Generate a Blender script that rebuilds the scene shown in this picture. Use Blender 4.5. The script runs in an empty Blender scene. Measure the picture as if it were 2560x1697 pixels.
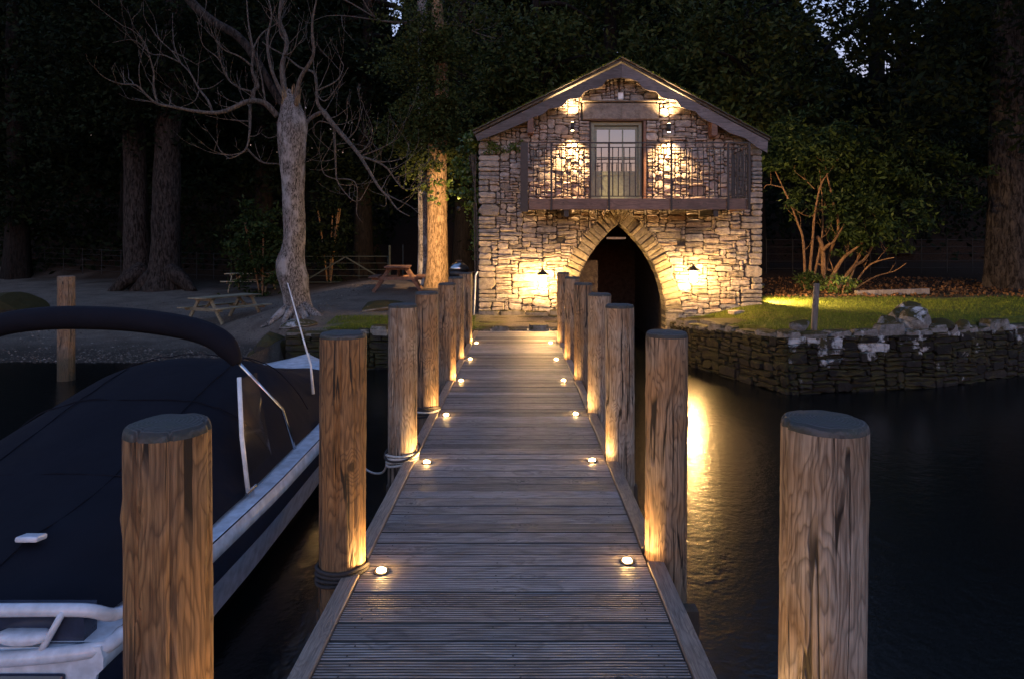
import bpy, math, random
import numpy as np
from mathutils import Vector, Matrix, noise
sc = bpy.context.scene
col = sc.collection
R = math.radians
# ------------------------------------------------------------------ camera, sky, exposure
cam = bpy.data.cameras.new('camera'); camo = bpy.data.objects.new('camera', cam); col.objects.link(camo)
camo.location = (0, 0, 1.84); camo.rotation_euler = (R(90), 0, 0)
cam.lens = 24; cam.sensor_width = 36; cam.shift_x = -0.0078; cam.shift_y = -0.0918
cam.clip_end = 600; sc.camera = camo
world = bpy.data.worlds.new('World'); sc.world = world; world.use_nodes = True
wn = world.node_tree; bg = wn.nodes['Background']
sky = wn.nodes.new('ShaderNodeTexSky'); sky.sky_type = 'NISHITA'; sky.sun_disc = False
sky.sun_elevation = R(-1.0); sky.sun_rotation = R(180); sky.ozone_density = 2.6; sky.air_density = 1.0
tint = wn.nodes.new('ShaderNodeMix'); tint.data_type = 'RGBA'; tint.blend_type = 'MULTIPLY'
tint.inputs[0].default_value = 1.0
wn.links.new(sky.outputs[0], tint.inputs[6]); tint.inputs[7].default_value = (1.36, 1.06, 0.88, 1)
wn.links.new(tint.outputs[2], bg.inputs[0]); bg.inputs[1].default_value = 0.135
sc.view_settings.view_transform = 'Standard'; sc.view_settings.look = 'None'
sc.view_settings.gamma = 1.0; sc.view_settings.use_curve_mapping = False
sc.view_settings.exposure = 4.6
EXF = 2 ** 4.6                                # lamps below are written for exposure 0 and divided by this
sc.render.engine = 'CYCLES'
sc.cycles.use_denoising = True
sc.cycles.max_bounces = 5; sc.cycles.diffuse_bounces = 3; sc.cycles.glossy_bounces = 3
sc.cycles.transparent_max_bounces = 6; sc.cycles.sample_clamp_indirect = 4.0
sc.cycles.caustics_reflective = False; sc.cycles.caustics_refractive = False
K = 1576.7
def P(u, v, Y): return Vector(((u - 1201) * Y / K, Y, 1.84 - (v - 567) * Y / K))
WARM = (1.0, 0.56, 0.18); WARM2 = (1.0, 0.60, 0.26)

# ------------------------------------------------------------------ helpers
def tag(o, label=None, cat=None, group=None, kind=None):
    if label: o['label'] = label
    if cat: o['category'] = cat
    if group: o['group'] = group
    if kind: o['kind'] = kind
    return o
def empty(name, loc=(0, 0, 0), label=None, cat=None, group=None):
    o = bpy.data.objects.new(name, None); col.objects.link(o); o.location = loc
    o.empty_display_size = 0.2
    return tag(o, label, cat, group)
def link_mesh(name, me, mat=None, parent=None, loc=None):
    o = bpy.data.objects.new(name, me); col.objects.link(o)
    if mat and not me.materials: me.materials.append(mat)
    if parent: o.parent = parent
    if loc is not None: o.location = loc
    return o
class MB:
    def __init__(s): s.v = []; s.f = []
    def add(s, vs, fs):
        b = len(s.v); s.v += [tuple(p) for p in vs]; s.f += [tuple(i + b for i in f) for f in fs]
    def box(s, c, d, rz=0.0, m=None):
        x, y, z = [k / 2 for k in d]
        vs = [Vector(p) for p in ((-x,-y,-z),(x,-y,-z),(x,y,-z),(-x,y,-z),(-x,-y,z),(x,-y,z),(x,y,z),(-x,y,z))]
        M = m if m is not None else Matrix.Rotation(rz, 3, 'Z')
        s.add([M @ p + Vector(c) for p in vs], [(0,3,2,1),(4,5,6,7),(0,1,5,4),(1,2,6,5),(2,3,7,6),(3,0,4,7)])
    def bar(s, a, b, w, h, up=(0, 0, 1)):
        a, b = Vector(a), Vector(b); d = b - a; L = d.length; d.normalize()
        up = Vector(up)
        if abs(d.dot(up)) > 0.98: up = Vector((0, 1, 0))
        x = d.cross(up).normalized(); z = x.cross(d)
        vs = []
        for p in (a, b):
            for sx, sz in ((-1,-1),(1,-1),(1,1),(-1,1)): vs.append(p + x * sx * w / 2 + z * sz * h / 2)
        s.add(vs, [(0,1,2,3),(7,6,5,4),(0,4,5,1),(1,5,6,2),(2,6,7,3),(3,7,4,0)])
    def tube(s, pts, rad, seg=6, cap=True):
        pts = [Vector(p) for p in pts]; n = len(pts)
        if not hasattr(rad, '__len__'): rad = [rad] * n
        ref = None; vs = []; fs = []
        for i, p in enumerate(pts):
            t = (pts[min(i + 1, n - 1)] - pts[max(i - 1, 0)])
            if t.length < 1e-9: t = Vector((0, 0, 1))
            t.normalize()
            if ref is None: ref = t.orthogonal().normalized()
            ref = (ref - t * ref.dot(t))
            ref = ref.normalized() if ref.length > 1e-6 else t.orthogonal().normalized()
            b = t.cross(ref)
            for k in range(seg):
                a = 2 * math.pi * k / seg
                vs.append(p + (ref * math.cos(a) + b * math.sin(a)) * rad[i])
        for i in range(n - 1):
            for k in range(seg):
                k2 = (k + 1) % seg
                fs.append((i*seg+k, i*seg+k2, (i+1)*seg+k2, (i+1)*seg+k))
        if cap:
            fs.append(tuple(range(seg))[::-1]); fs.append(tuple((n-1)*seg + k for k in range(seg)))
        s.add(vs, fs)
    def prism(s, poly, y0, y1):
        """poly: (x,z) outline, extruded along y"""
        n = len(poly)
        vs = [(x, y0, z) for x, z in poly] + [(x, y1, z) for x, z in poly]
        s.add(vs, [tuple(range(n)), tuple(range(2*n-1, n-1, -1))] + [(i, i+n, (i+1) % n + n, (i+1) % n) for i in range(n)])
    def mesh(s, name):
        me = bpy.data.meshes.new(name); me.from_pydata(s.v, [], s.f); me.update(); return me
    def build(s, name, mat, parent=None, smooth=False, bevel=0.0, loc=None):
        me = s.mesh(name)
        if smooth: me.polygons.foreach_set('use_smooth', [True] * len(me.polygons))
        o = link_mesh(name, me, mat, parent, loc)
        if bevel:
            b = o.modifiers.new('b', 'BEVEL'); b.width = bevel; b.segments = 2; b.limit_method = 'ANGLE'
        return o
def copy_tree(o, parent=None):
    c = o.copy(); col.objects.link(c); c.parent = parent
    for ch in list(o.children): copy_tree(ch, c)
    return c
def smooth_path(pts, n=4):
    pts = [Vector(p) for p in pts]; out = []
    for i in range(len(pts) - 1):
        p0 = pts[max(i-1, 0)]; p1 = pts[i]; p2 = pts[i+1]; p3 = pts[min(i+2, len(pts)-1)]
        for k in range(n):
            t = k / n
            out.append(0.5 * ((2*p1) + (p2-p0)*t + (2*p0-5*p1+4*p2-p3)*t*t + (3*p1-p0-3*p2+p3)*t**3))
    out.append(pts[-1]); return out
def lerp_tab(tab, x):
    if x <= tab[0][0]: return tab[0][1]
    for (a, b), (c, d) in zip(tab, tab[1:]):
        if x <= c: return b + (d - b) * (x - a) / (c - a)
    return tab[-1][1]

# ------------------------------------------------------------------ materials
class NT:
    def __init__(s, name):
        s.m = bpy.data.materials.new(name); s.m.use_nodes = True; s.t = s.m.node_tree
        s.p = s.t.nodes['Principled BSDF']
    def n(s, typ, **kw):
        nd = s.t.nodes.new(typ)
        for k, v in kw.items(): setattr(nd, k, v)
        return nd
    def L(s, a, b): s.t.links.new(a, b)
    def coords(s, scale=(1, 1, 1), kind='Object', rnd=0.0):
        tc = s.n('ShaderNodeTexCoord'); mp = s.n('ShaderNodeMapping'); mp.inputs['Scale'].default_value = scale
        if rnd:
            oi = s.n('ShaderNodeObjectInfo'); vm = s.n('ShaderNodeVectorMath', operation='MULTIPLY_ADD')
            cb = s.n('ShaderNodeCombineXYZ')
            for k in range(3): s.L(oi.outputs['Random'], cb.inputs[k])
            s.L(cb.outputs[0], vm.inputs[0]); vm.inputs[1].default_value = (rnd, rnd * 1.7, rnd * 0.6)
            s.L(tc.outputs[kind], vm.inputs[2]); s.L(vm.outputs[0], mp.inputs['Vector'])
        else: s.L(tc.outputs[kind], mp.inputs['Vector'])
        return mp.outputs[0]
    def noise(s, vec, scale, detail=3, rough=0.55, dist=0.0):
        nd = s.n('ShaderNodeTexNoise'); nd.inputs['Scale'].default_value = scale
        nd.inputs['Detail'].default_value = detail; nd.inputs['Roughness'].default_value = rough
        nd.inputs['Distortion'].default_value = dist
        if vec is not None: s.L(vec, nd.inputs['Vector'])
        return nd.outputs['Fac']
    def ramp(s, fac, stops, interp='LINEAR'):
        r = s.n('ShaderNodeValToRGB'); r.color_ramp.interpolation = interp; e = r.color_ramp.elements
        while len(e) < len(stops): e.new(0.5)
        for k, (p, c) in enumerate(stops):
            e[k].position = p; e[k].color = (c, c, c, 1) if not hasattr(c, '__len__') else (*c, 1)
        s.L(fac, r.inputs[0]); return r.outputs[0]
    def math(s, op, a, b=None, c=None):
        m = s.n('ShaderNodeMath', operation=op)
        for k, x in enumerate((a, b, c)):
            if x is None: continue
            if isinstance(x, (int, float)): m.inputs[k].default_value = x
            else: s.L(x, m.inputs[k])
        return m.outputs[0]
    def mix(s, fac, a, b, mode='MIX'):
        m = s.n('ShaderNodeMix', data_type='RGBA', blend_type=mode)
        for k, x in ((0, fac), (6, a), (7, b)):
            if isinstance(x, (int, float)): m.inputs[k].default_value = x if k == 0 else (x, x, x, 1)
            elif isinstance(x, tuple): m.inputs[k].default_value = (*x, 1)
            else: s.L(x, m.inputs[k])
        return m.outputs[2]
    def bump(s, h, strength=0.5, dist=0.01):
        b = s.n('ShaderNodeBump'); b.inputs['Strength'].default_value = strength; b.inputs['Distance'].default_value = dist
        s.L(h, b.inputs['Height'])
        if s.p.inputs['Normal'].is_linked:
            s.L(s.p.inputs['Normal'].links[0].from_socket, b.inputs['Normal'])
        s.L(b.outputs[0], s.p.inputs['Normal'])
    def base(s, c):
        if isinstance(c, tuple): s.p.inputs['Base Color'].default_value = (*c, 1)
        else: s.L(c, s.p.inputs['Base Color'])
    def rnd(s):
        """random value per loose piece, mixed with the object's own"""
        g = s.n('ShaderNodeNewGeometry'); oi = s.n('ShaderNodeObjectInfo')
        return s.math('FRACT', s.math('ADD', g.outputs['Random Per Island'], s.math('MULTIPLY', oi.outputs['Random'], 7.31)))
def simple(name, c, rough=0.6, metal=0.0, bump=0, bscale=40):
    t = NT(name); t.base(c); t.p.inputs['Roughness'].default_value = rough; t.p.inputs['Metallic'].default_value = metal
    v = t.coords()
    f = t.noise(v, bscale * .3, 4)
    t.base(t.mix(t.ramp(f, ((.3, 0.0), (.7, 1.0))), tuple(k * .75 for k in c), tuple(min(1, k * 1.2) for k in c)))
    if bump: t.bump(t.noise(v, bscale, 4), bump, 0.01)
    return t.m
def emit(name, c, s):
    t = NT(name); t.base((0.02, 0.02, 0.02)); t.p.inputs['Emission Color'].default_value = (*c, 1)
    t.p.inputs['Emission Strength'].default_value = s / EXF; return t.m

def stone_mat(name, cols, moss=0.0, lichen=0.0, dark=1.0, wet=False):
    t = NT(name); v = t.coords(kind='Object', rnd=17.0)
    tcw = t.n('ShaderNodeNewGeometry'); W = tcw.outputs['Position']
    r = t.rnd()
    n = len(cols)
    c = t.ramp(r, [((k + .5) / n, tuple(x * dark for x in cc)) for k, cc in enumerate(cols)], 'LINEAR')
    f = t.noise(W, 9, 6, .65)
    c = t.mix(t.ramp(f, ((.28, 0.75), (.62, 0.0))), c, tuple(x * .35 * dark for x in cols[0]))
    f1 = t.noise(W, 38, 4, .7)
    c = t.mix(t.ramp(f1, ((.55, 0.0), (.75, .5))), c, tuple(x * 1.5 * dark for x in cols[-1]))
    if moss:
        f2 = t.noise(W, 2.6, 5, .7)
        sx = t.n('ShaderNodeSeparateXYZ'); t.L(tcw.outputs['Normal'], sx.inputs[0])
        up = t.math('MULTIPLY_ADD', sx.outputs[2], .35, f2)
        c = t.mix(t.ramp(up, ((1 - moss - .08, 0.0), (1 - moss + .08, 1.0))), c, t.mix(f1, (.024, .023, .008), (.070, .056, .018)))
    if lichen:
        f3 = t.noise(W, 3.1, 7, .62, .4)
        sz = t.n('ShaderNodeSeparateXYZ'); t.L(W, sz.inputs[0])
        hz = t.math('MULTIPLY_ADD', sz.outputs[2], .16, f3); hz = t.math('MULTIPLY_ADD', t.math('SUBTRACT', r, .5), .13, hz); hz = t.math('MULTIPLY_ADD', t.math('SUBTRACT', f1, .5), .16, hz)
        c = t.mix(t.ramp(hz, ((.57 + (1 - lichen) * .1, 0.0), (.67 + (1 - lichen) * .1, .95))), c, t.mix(f, (.30, .31, .32), (.66, .67, .68)))
    t.base(c); t.p.inputs['Roughness'].default_value = .7 if wet else .85; t.p.inputs['Specular IOR Level'].default_value = .2
    sc_ = t.n('ShaderNodeMapping'); sc_.inputs['Scale'].default_value = (1, 1, 2.6); t.L(W, sc_.inputs['Vector'])
    t.bump(t.noise(sc_.outputs[0], 13, 6, .7), .9, .035)
    t.bump(t.noise(W, 60, 3, .6), .5, .006)
    return t.m
M = {}
M['stone'] = stone_mat('house_stone', [(.24,.21,.18),(.36,.31,.27),(.45,.38,.31),(.31,.30,.31),(.48,.41,.34),(.40,.38,.38),(.35,.26,.20),(.54,.48,.43)])
M['quoin'] = stone_mat('quoin_stone', [(.27,.24,.21),(.40,.35,.30),(.25,.24,.23),(.44,.38,.32)])
M['slate_ring'] = stone_mat('arch_stone', [(.20,.17,.12),(.28,.24,.17),(.24,.21,.17),(.33,.28,.20)])
M['mortar'] = stone_mat('mortar', [(.09,.08,.07),(.10,.09,.08)])
M['mossy'] = stone_mat('mossy_stone', [(.022,.018,.014),(.035,.03,.026),(.028,.022,.016),(.05,.043,.038)], moss=.47, wet=True)
M['lichen'] = stone_mat('lichen_stone', [(.012,.010,.009),(.020,.017,.016),(.015,.013,.012),(.034,.029,.027)], moss=.40, lichen=.95, wet=True)
M['moss_core'] = stone_mat('mossy_core', [(.02,.018,.015),(.03,.027,.02)], moss=.5)
M['slab'] = stone_mat('ledge_stone', [(.24,.21,.17),(.30,.27,.23),(.20,.18,.16)], moss=.40)
M['boulder'] = stone_mat('boulder_stone', [(.20,.19,.18),(.27,.26,.25)], moss=.36, lichen=.45)
M['pebble'] = stone_mat('pebble', [(.06,.05,.04),(.14,.115,.095),(.10,.085,.075),(.24,.21,.185)])
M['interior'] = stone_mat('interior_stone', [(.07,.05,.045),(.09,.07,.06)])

def wood_mat(name, a, b, axis='z', scale=1.0, bands=9.0, rough=.7, grey=None, cracks=False, joint=False):
    """contour lines of a stretched noise, bent round knots, read as cathedral grain"""
    t = NT(name)
    st = {'z': (1, 1, .22), 'x': (.14, 1, 1), 'y': (1, .14, 1)}[axis]
    kn = {'z': (1, 1, .8), 'x': (.8, 1, 1), 'y': (1, .8, 1)}[axis]
    vo = t.n('ShaderNodeTexVoronoi'); vo.inputs['Scale'].default_value = 2.6 if axis == 'z' else 4.0; t.L(t.coords(kn, rnd=7.0), vo.inputs['Vector'])
    d = vo.outputs['Distance']
    v = t.coords(tuple(k * scale for k in st), rnd=11.0)
    f = t.noise(v, 5.0, 3, .5, .35)
    f = t.math('ADD', f, t.ramp(d, ((0.0, .34), (.22, .07), (.42, 0.0))))
    g = t.math('FRACT', t.math('MULTIPLY', f, bands))
    line = t.ramp(g, ((0.0, .18), (.2, .6), (.6, 1.0), (.84, .8), (.97, .18)))
    c = t.mix(line, a, b)
    v3 = t.coords((1, 1, 1), rnd=3.0); pat = t.noise(v3, 3.2, 4, .6)
    if grey: c = t.mix(t.ramp(pat, ((.40, 0.0), (.62, .9))), c, t.mix(line, tuple(k * .38 for k in grey), grey))
    else: c = t.mix(t.ramp(pat, ((.4, 0.0), (.75, .5))), c, tuple(k * .55 for k in a))
    st2 = {'z': (90, 90, 2.2), 'x': (3.5, 110, 60), 'y': (110, 3.5, 60)}[axis]
    v2 = t.coords(st2, rnd=5.0); fib = t.noise(v2, 1.4, 4, .75)
    c = t.mix(t.ramp(fib, ((.36, .7), (.56, 0.0))), c, tuple(k * .40 for k in a))
    knot = t.ramp(d, ((.045, 1.0), (.075, 0.0)))
    c = t.mix(knot, c, tuple(k * .35 for k in a))
    if cracks:
        v4 = t.coords((14, 14, .55), rnd=9.0); cr = t.noise(v4, 1.0, 2, .4)
        ck = t.ramp(t.math('ABSOLUTE', t.math('SUBTRACT', cr, .5)), ((.008, 1.0), (.016, 0.0)))
        ck = t.math('MULTIPLY', ck, t.ramp(t.noise(t.coords((1, 1, .8), rnd=2.0), 2.4, 1), ((.42, 0.0), (.5, 1.0))))
        c = t.mix(ck, c, tuple(k * .12 for k in a))
        ge = t.n('ShaderNodeNewGeometry'); sz = t.n('ShaderNodeSeparateXYZ'); t.L(ge.outputs['Position'], sz.inputs[0])
        wet = t.ramp(t.math('MULTIPLY_ADD', pat, .5, sz.outputs[2]), ((0.0, 0.0), (1.0, 1.0)))
        c = t.mix(t.ramp(t.math('MULTIPLY_ADD', pat, .35, t.math('MULTIPLY', sz.outputs[2], -1.0)), ((.30, 0.0), (.62, .75))), c, (.018, .022, .010))
    oi = t.n('ShaderNodeObjectInfo')
    c = t.mix(1.0, c, t.ramp(oi.outputs['Random'], ((0.0, .62), (1.0, 1.18))), 'MULTIPLY')
    if joint:                                    # grime on the arrises and in the joints between boards
        tcn = t.n('ShaderNodeTexCoord'); sn = t.n('ShaderNodeSeparateXYZ'); t.L(tcn.outputs['Normal'], sn.inputs[0])
        c = t.mix(t.ramp(t.math('ABSOLUTE', sn.outputs[1]), ((.3, 0.0), (.75, .9))), c, (.012, .011, .009))
    t.base(c); t.p.inputs['Roughness'].default_value = rough
    t.bump(fib, .55, .006); t.bump(line, .30, .004)
    if cracks: t.bump(t.math('SUBTRACT', 1.0, ck), .8, .012)
    return t.m
M['post_a'] = wood_mat('post_wood_orange', (.10,.045,.016), (.34,.18,.07), grey=(.24,.14,.075), bands=17, scale=1.15, cracks=True)
M['post_b'] = wood_mat('post_wood_brown', (.075,.038,.018), (.28,.165,.085), grey=(.26,.20,.15), bands=15, scale=1.2, cracks=True)
M['post_c'] = wood_mat('post_wood_grey', (.10,.055,.03), (.31,.215,.14), grey=(.38,.325,.27), bands=19, scale=1.2, cracks=True)
M['post_cap'] = simple('post_cap', (.045,.045,.05), .6, bump=.4)
t = NT('post_end_grain'); v = t.coords((1, 1, 0), rnd=.25)
sx = t.n('ShaderNodeVectorMath', operation='LENGTH'); t.L(t.coords((1, 1, 0)), sx.inputs[0])
nz_ = t.noise(t.coords((1, 1, 0), rnd=4.0), 9, 3); rg = t.math('SINE', t.math('MULTIPLY_ADD', nz_, 9.0, t.math('MULTIPLY', sx.outputs['Value'], 520.0)))
pt = t.noise(t.coords((1, 1, 1), rnd=4.0), 14, 5, .7)
c = t.mix(t.ramp(rg, ((.2, 0.0), (.8, 1.0))), (.030,.029,.030), (.075,.072,.072)); c = t.mix(t.ramp(pt, ((.42, 0.0), (.6, .8))), c, (.035,.04,.03)); c = t.mix(t.ramp(pt, ((.62, 0.0), (.72, .6))), c, (.16,.15,.14))
t.base(c); t.p.inputs['Roughness'].default_value = .65; t.bump(pt, .8, .012); t.bump(rg, .2, .003); M['post_cap'] = t.m
M['deck'] = wood_mat('deck_wood', (.25,.215,.195), (.43,.375,.35), axis='x', bands=9, rough=.55, grey=(.48,.44,.42), joint=True)
M['edge'] = wood_mat('edge_wood', (.20,.15,.12), (.35,.275,.225), axis='y', bands=12, rough=.55, scale=1.6)
M['under'] = simple('under_timber', (.05,.04,.03), .8)
M['barge'] = wood_mat('barge_wood', (.085,.072,.075), (.15,.13,.135), axis='x', bands=5, rough=.65, grey=(.17,.15,.155))
M['timber'] = wood_mat('timber_brown', (.10,.045,.025), (.20,.10,.06), axis='x', bands=6, rough=.5)
M['fascia'] = wood_mat('fascia_wood', (.13,.07,.05), (.23,.13,.095), axis='x', bands=5, rough=.5)
M['table'] = wood_mat('table_wood', (.20,.17,.10), (.34,.29,.19), axis='x', bands=6)
M['table_red'] = wood_mat('table_red_wood', (.11,.05,.03), (.24,.12,.075), axis='x', bands=6)
M['grey_wood'] = wood_mat('grey_wood', (.17,.145,.125), (.30,.26,.23), bands=7)
M['door'] = simple('door_paint', (.185,.215,.155), .45, bump=.15, bscale=60)
M['steel'] = simple('dark_steel', (.020,.019,.020), .5, .2)
M['galv'] = simple('gate_steel', (.020,.028,.022), .7)
M['black'] = simple('black_paint', (.015,.015,.016), .4)
M['fence'] = simple('fence_iron', (.010,.010,.010), .8)
M['screw'] = simple('screw_head', (.03,.028,.026), .5)
M['white'] = simple('white_plastic', (.72,.74,.76), .4)
M['slate'] = stone_mat('roof_slate', [(.10,.10,.105),(.14,.14,.14),(.12,.11,.10)], moss=.30)
M['gel'] = simple('gelcoat', (.60,.64,.72), .22)
M['hullblack'] = simple('hull_black', (.012,.013,.02), .25)
M['hullblue'] = simple('hull_navy', (.025,.032,.06), .2)
M['rope_dark'] = simple('rope_dark', (.035,.03,.03), .8, bump=.8, bscale=150)
M['rope_white'] = simple('rope_white', (.55,.53,.50), .8, bump=.8, bscale=150)
M['chrome'] = simple('chrome', (.6,.62,.65), .2, 1.0)
t = NT('boat_canvas'); v = t.coords(); t.base(t.mix(t.noise(v, 3, 4), (.005,.0055,.010), (.010,.011,.019)))
t.p.inputs['Roughness'].default_value = .9; t.p.inputs['Specular IOR Level'].default_value = .15; t.bump(t.noise(t.coords((1,1,1)), 2.2, 3), .5, .05); M['canvas'] = t.m
t = NT('window_glass'); t.base((.02,.025,.03)); t.p.inputs['Roughness'].default_value = .03; t.p.inputs['Specular IOR Level'].default_value = 1.0
t.p.inputs['IOR'].default_value = 1.75; t.bump(t.noise(t.coords(), 2.5, 1), .05, .02); M['glass'] = t.m
t = NT('boat_window'); t.base((.03,.03,.035)); t.p.inputs['Roughness'].default_value = .08; t.p.inputs['Alpha'].default_value = .55; M['clear'] = t.m
M['lamp_lens'] = emit('deck_lamp_lens', WARM, 520)
M['lantern_glass'] = emit('lantern_glow', WARM, 1350)
M['spot_lens'] = emit('spot_lens', WARM2, 60)

def leaf_mat(name, a, b, rough=.5):
    t = NT(name); r = t.rnd()
    t.base(t.ramp(r, ((0.0, a), (.8, b), (1.0, tuple(min(1, k * 1.4) for k in b)))))
    t.p.inputs['Roughness'].default_value = rough; t.p.inputs['Specular IOR Level'].default_value = .5 if rough < .42 else .08
    tr = t.n('ShaderNodeBsdfTranslucent'); t.L(t.p.inputs['Base Color'].links[0].from_socket, tr.inputs[0])
    mx = t.n('ShaderNodeMixShader'); mx.inputs[0].default_value = .25
    out = t.t.nodes['Material Output']; t.L(t.p.outputs[0], mx.inputs[1]); t.L(tr.outputs[0], mx.inputs[2]); t.L(mx.outputs[0], out.inputs[0])
    return t.m
M['leaf_dark'] = leaf_mat('leaf_dark', (.0035,.006,.003), (.011,.018,.007), .7)
M['leaf_yew'] = leaf_mat('leaf_olive', (.020,.030,.008), (.055,.070,.020))
M['leaf_shrub'] = leaf_mat('leaf_shrub', (.010,.020,.006), (.034,.054,.016), .45)
M['leaf_ivy'] = leaf_mat('leaf_ivy', (.030,.060,.010), (.090,.140,.025), .4)
M['blade'] = leaf_mat('grass_blade', (.06,.09,.011), (.14,.17,.024), .6)
M['litter'] = leaf_mat('litter_leaf', (.06,.030,.014), (.16,.085,.04), .7)
def bark(name, a, b, sc_=1.0, patch=None):
    t = NT(name); v = t.coords((1, 1, .28))
    f = t.noise(v, 16 * sc_, 6, .75, .6); f2 = t.noise(t.coords((1, 1, .6)), 3.5, 4, .6)
    c = t.mix(t.ramp(f, ((.42, 0.0), (.58, 1.0))), a, b)
    if patch: c = t.mix(t.ramp(f2, ((.50, 0.0), (.62, .8))), c, patch)
    t.base(c); t.p.inputs['Roughness'].default_value = .9; t.p.inputs['Specular IOR Level'].default_value = .1
    t.bump(f, 1.0, .05); return t.m
M['bark_ash'] = bark('bark_pale', (.028,.023,.020), (.30,.275,.26), 2.6, (.42,.40,.39))
M['bark_dark'] = bark('bark_dark', (.006,.005,.0045), (.018,.015,.013), .8)
M['bark_big'] = bark('bark_big', (.009,.007,.006), (.050,.042,.037), .8)
M['bark_oak'] = bark('bark_oak', (.10,.065,.035), (.32,.22,.13), 1.2)
M['twig'] = bark('twig_bark', (.06,.05,.042), (.16,.138,.12), 2)
M['stem'] = bark('stem_bark', (.12,.065,.03), (.26,.16,.085), 2)

# ------------------------------------------------------------------ ground
def sm(a, b, x):
    t_ = min(1, max(0, (x - a) / (b - a))); return t_ * t_ * (3 - 2 * t_)
ZW = -0.8
QUAY = [(-5.0, 14.55), (1.22, 14.75)]
DOCK_L = [(1.22, 14.75), (1.22, 16.8)]
DOCK_R = [(3.72, 16.8), (3.79, 14.92), (4.77, 12.13)]
FRONT = [(4.77, 12.13), (7.7, 12.75), (11.2, 14.4), (16.0, 16.6)]
def front_y(x): return lerp_tab(FRONT, x)
def dock_x(y): return lerp_tab([(12.13, 4.77), (14.92, 3.79), (16.8, 3.65)], y)
def gz(x, y):
    zb = ZW + (.06 if y > 15.5 else .14) * (y - 15.5)
    zq = min(.02 + .08 * max(0, y - 15), .47 + .004 * (y - 20))
    wd = .35 + 4.2 * sm(15.6, 20, y)
    w = sm(-5.05 - wd, -5.05, x)
    z = zb * (1 - w) + zq * w
    if x > 2.4:
        zl = .24 + .032 * (y - 12.1) + .05 * max(0, y - 20.5)
        zl -= .36 * (1 - sm(3.7, 6.0, x)) * sm(12.6, 15.6, y) * (1 - sm(17, 19, y))
        z = zl if x > 3.6 else z * (3.6 - x) / 1.2 + zl * (x - 2.4) / 1.2
    z = min(z, .8 + .02 * max(0, y - 24)) if y < 34 else z
    if y > 33: z = z + .23 * (min(y, 56) - 33) ** 1.12
    return z
def ground_h(x, y):
    z = gz(x, y)
    if y < 25.5 and 1.22 + .18 < x < dock_x(y) + .2 and y > 0: return -1.9
    if x >= -5.05 and x <= 1.5 and y < 14.75 + .22: return -1.9
    if x > 1.4 and y < 12.13: return -1.9
    if x > 4.5 and y < front_y(x) + .25: return -1.9
    return z
xs = np.unique(np.round(np.concatenate([np.arange(-14, 14, .17), np.arange(-32, -14, .7), np.arange(14, 34, .7), np.arange(-110, -32, 6), np.arange(34, 111, 6)]), 3))
ys = np.unique(np.round(np.concatenate([np.arange(9, 11, .4), np.arange(11, 24, .17), np.arange(24, 36, .6), np.arange(36, 121, 4)]), 3))
gv = []; zone = []
for y in ys:
    for x in xs:
        z = ground_h(x, y)
        if z > -1.85:
            z += .05 * noise.noise((x * .6, y * .6, 0)) + .02 * noise.noise((x * 3, y * 3, 5))
        gv.append((x, y, z))
        n1 = noise.noise((x * .9, y * .9, 9)) * .8 + noise.noise((x * 3.1, y * 3.1, 2)) * .4
        lawn = sm(3.2, 3.8, x) * (1 - sm(18.0, 19.6, y + n1 * 1.1))
        lawn = max(lawn, sm(-.2, .5, 1 - abs(x + 2.4) / 1.9 + n1 * .6) * (1 - sm(15.9, 16.9, y + n1)) * sm(14.4, 14.6, y))
        soil = sm(3.2, 4.2, x) * sm(18.0, 19.6, y + n1 * 1.1)
        soil = max(soil, sm(25, 31, y + n1 * 3 - .35 * max(0, -x - 9) + .0 * x))
        wet = 1 - sm(ZW + .02, ZW + .22, z + n1 * .06)
        zone.append((lawn, soil, wet, 1))
nx, ny = len(xs), len(ys)
gf = [(j*nx+i, j*nx+i+1, (j+1)*nx+i+1, (j+1)*nx+i) for j in range(ny-1) for i in range(nx-1)]
me = bpy.data.meshes.new('ground'); me.from_pydata(gv, [], gf); me.update()
ca = me.color_attributes.new('zone', 'FLOAT_COLOR', 'POINT'); ca.data.foreach_set('color', np.array(zone, dtype=np.float32).ravel())
me.polygons.foreach_set('use_smooth', [True] * len(me.polygons))
t = NT('ground_mix'); v = t.coords(); at = t.n('ShaderNodeAttribute', attribute_name='zone')
sp = t.n('ShaderNodeSeparateColor'); t.L(at.outputs['Color'], sp.inputs[0])
g1 = t.noise(v, 55, 5, .75); g2 = t.noise(v, 1.4, 5, .6); g3 = t.noise(v, 14, 4, .7)
grav = t.mix(t.ramp(g1, ((.36, 0.0), (.66, 1.0))), (.060,.047,.038), (.29,.245,.205))
grav = t.mix(t.ramp(g2, ((.4, 0.0), (.65, .55))), grav, (.075,.060,.048))
gras = t.mix(t.ramp(g3, ((.35, 0.0), (.65, 1.0))), (.060,.078,.012), (.14,.15,.026))
gras = t.mix(t.ramp(g2, ((.48, 0.0), (.66, .7))), gras, (.10,.085,.03))
soil = t.mix(t.ramp(g3, ((.35, 0.0), (.65, 1.0))), (.010,.006,.004), (.045,.026,.015))
c = t.mix(sp.outputs[1], grav, soil); c = t.mix(sp.outputs[0], c, gras); c = t.mix(t.math('MULTIPLY', sp.outputs[2], .75), c, (.018,.016,.014))
t.base(c); t.p.inputs['Roughness'].default_value = .95; t.p.inputs['Specular IOR Level'].default_value = .1
t.bump(g1, .9, .03); t.bump(g3, .6, .04)
M['ground'] = t.m
tag(link_mesh('ground', me, M['ground']), kind='structure')
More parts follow.
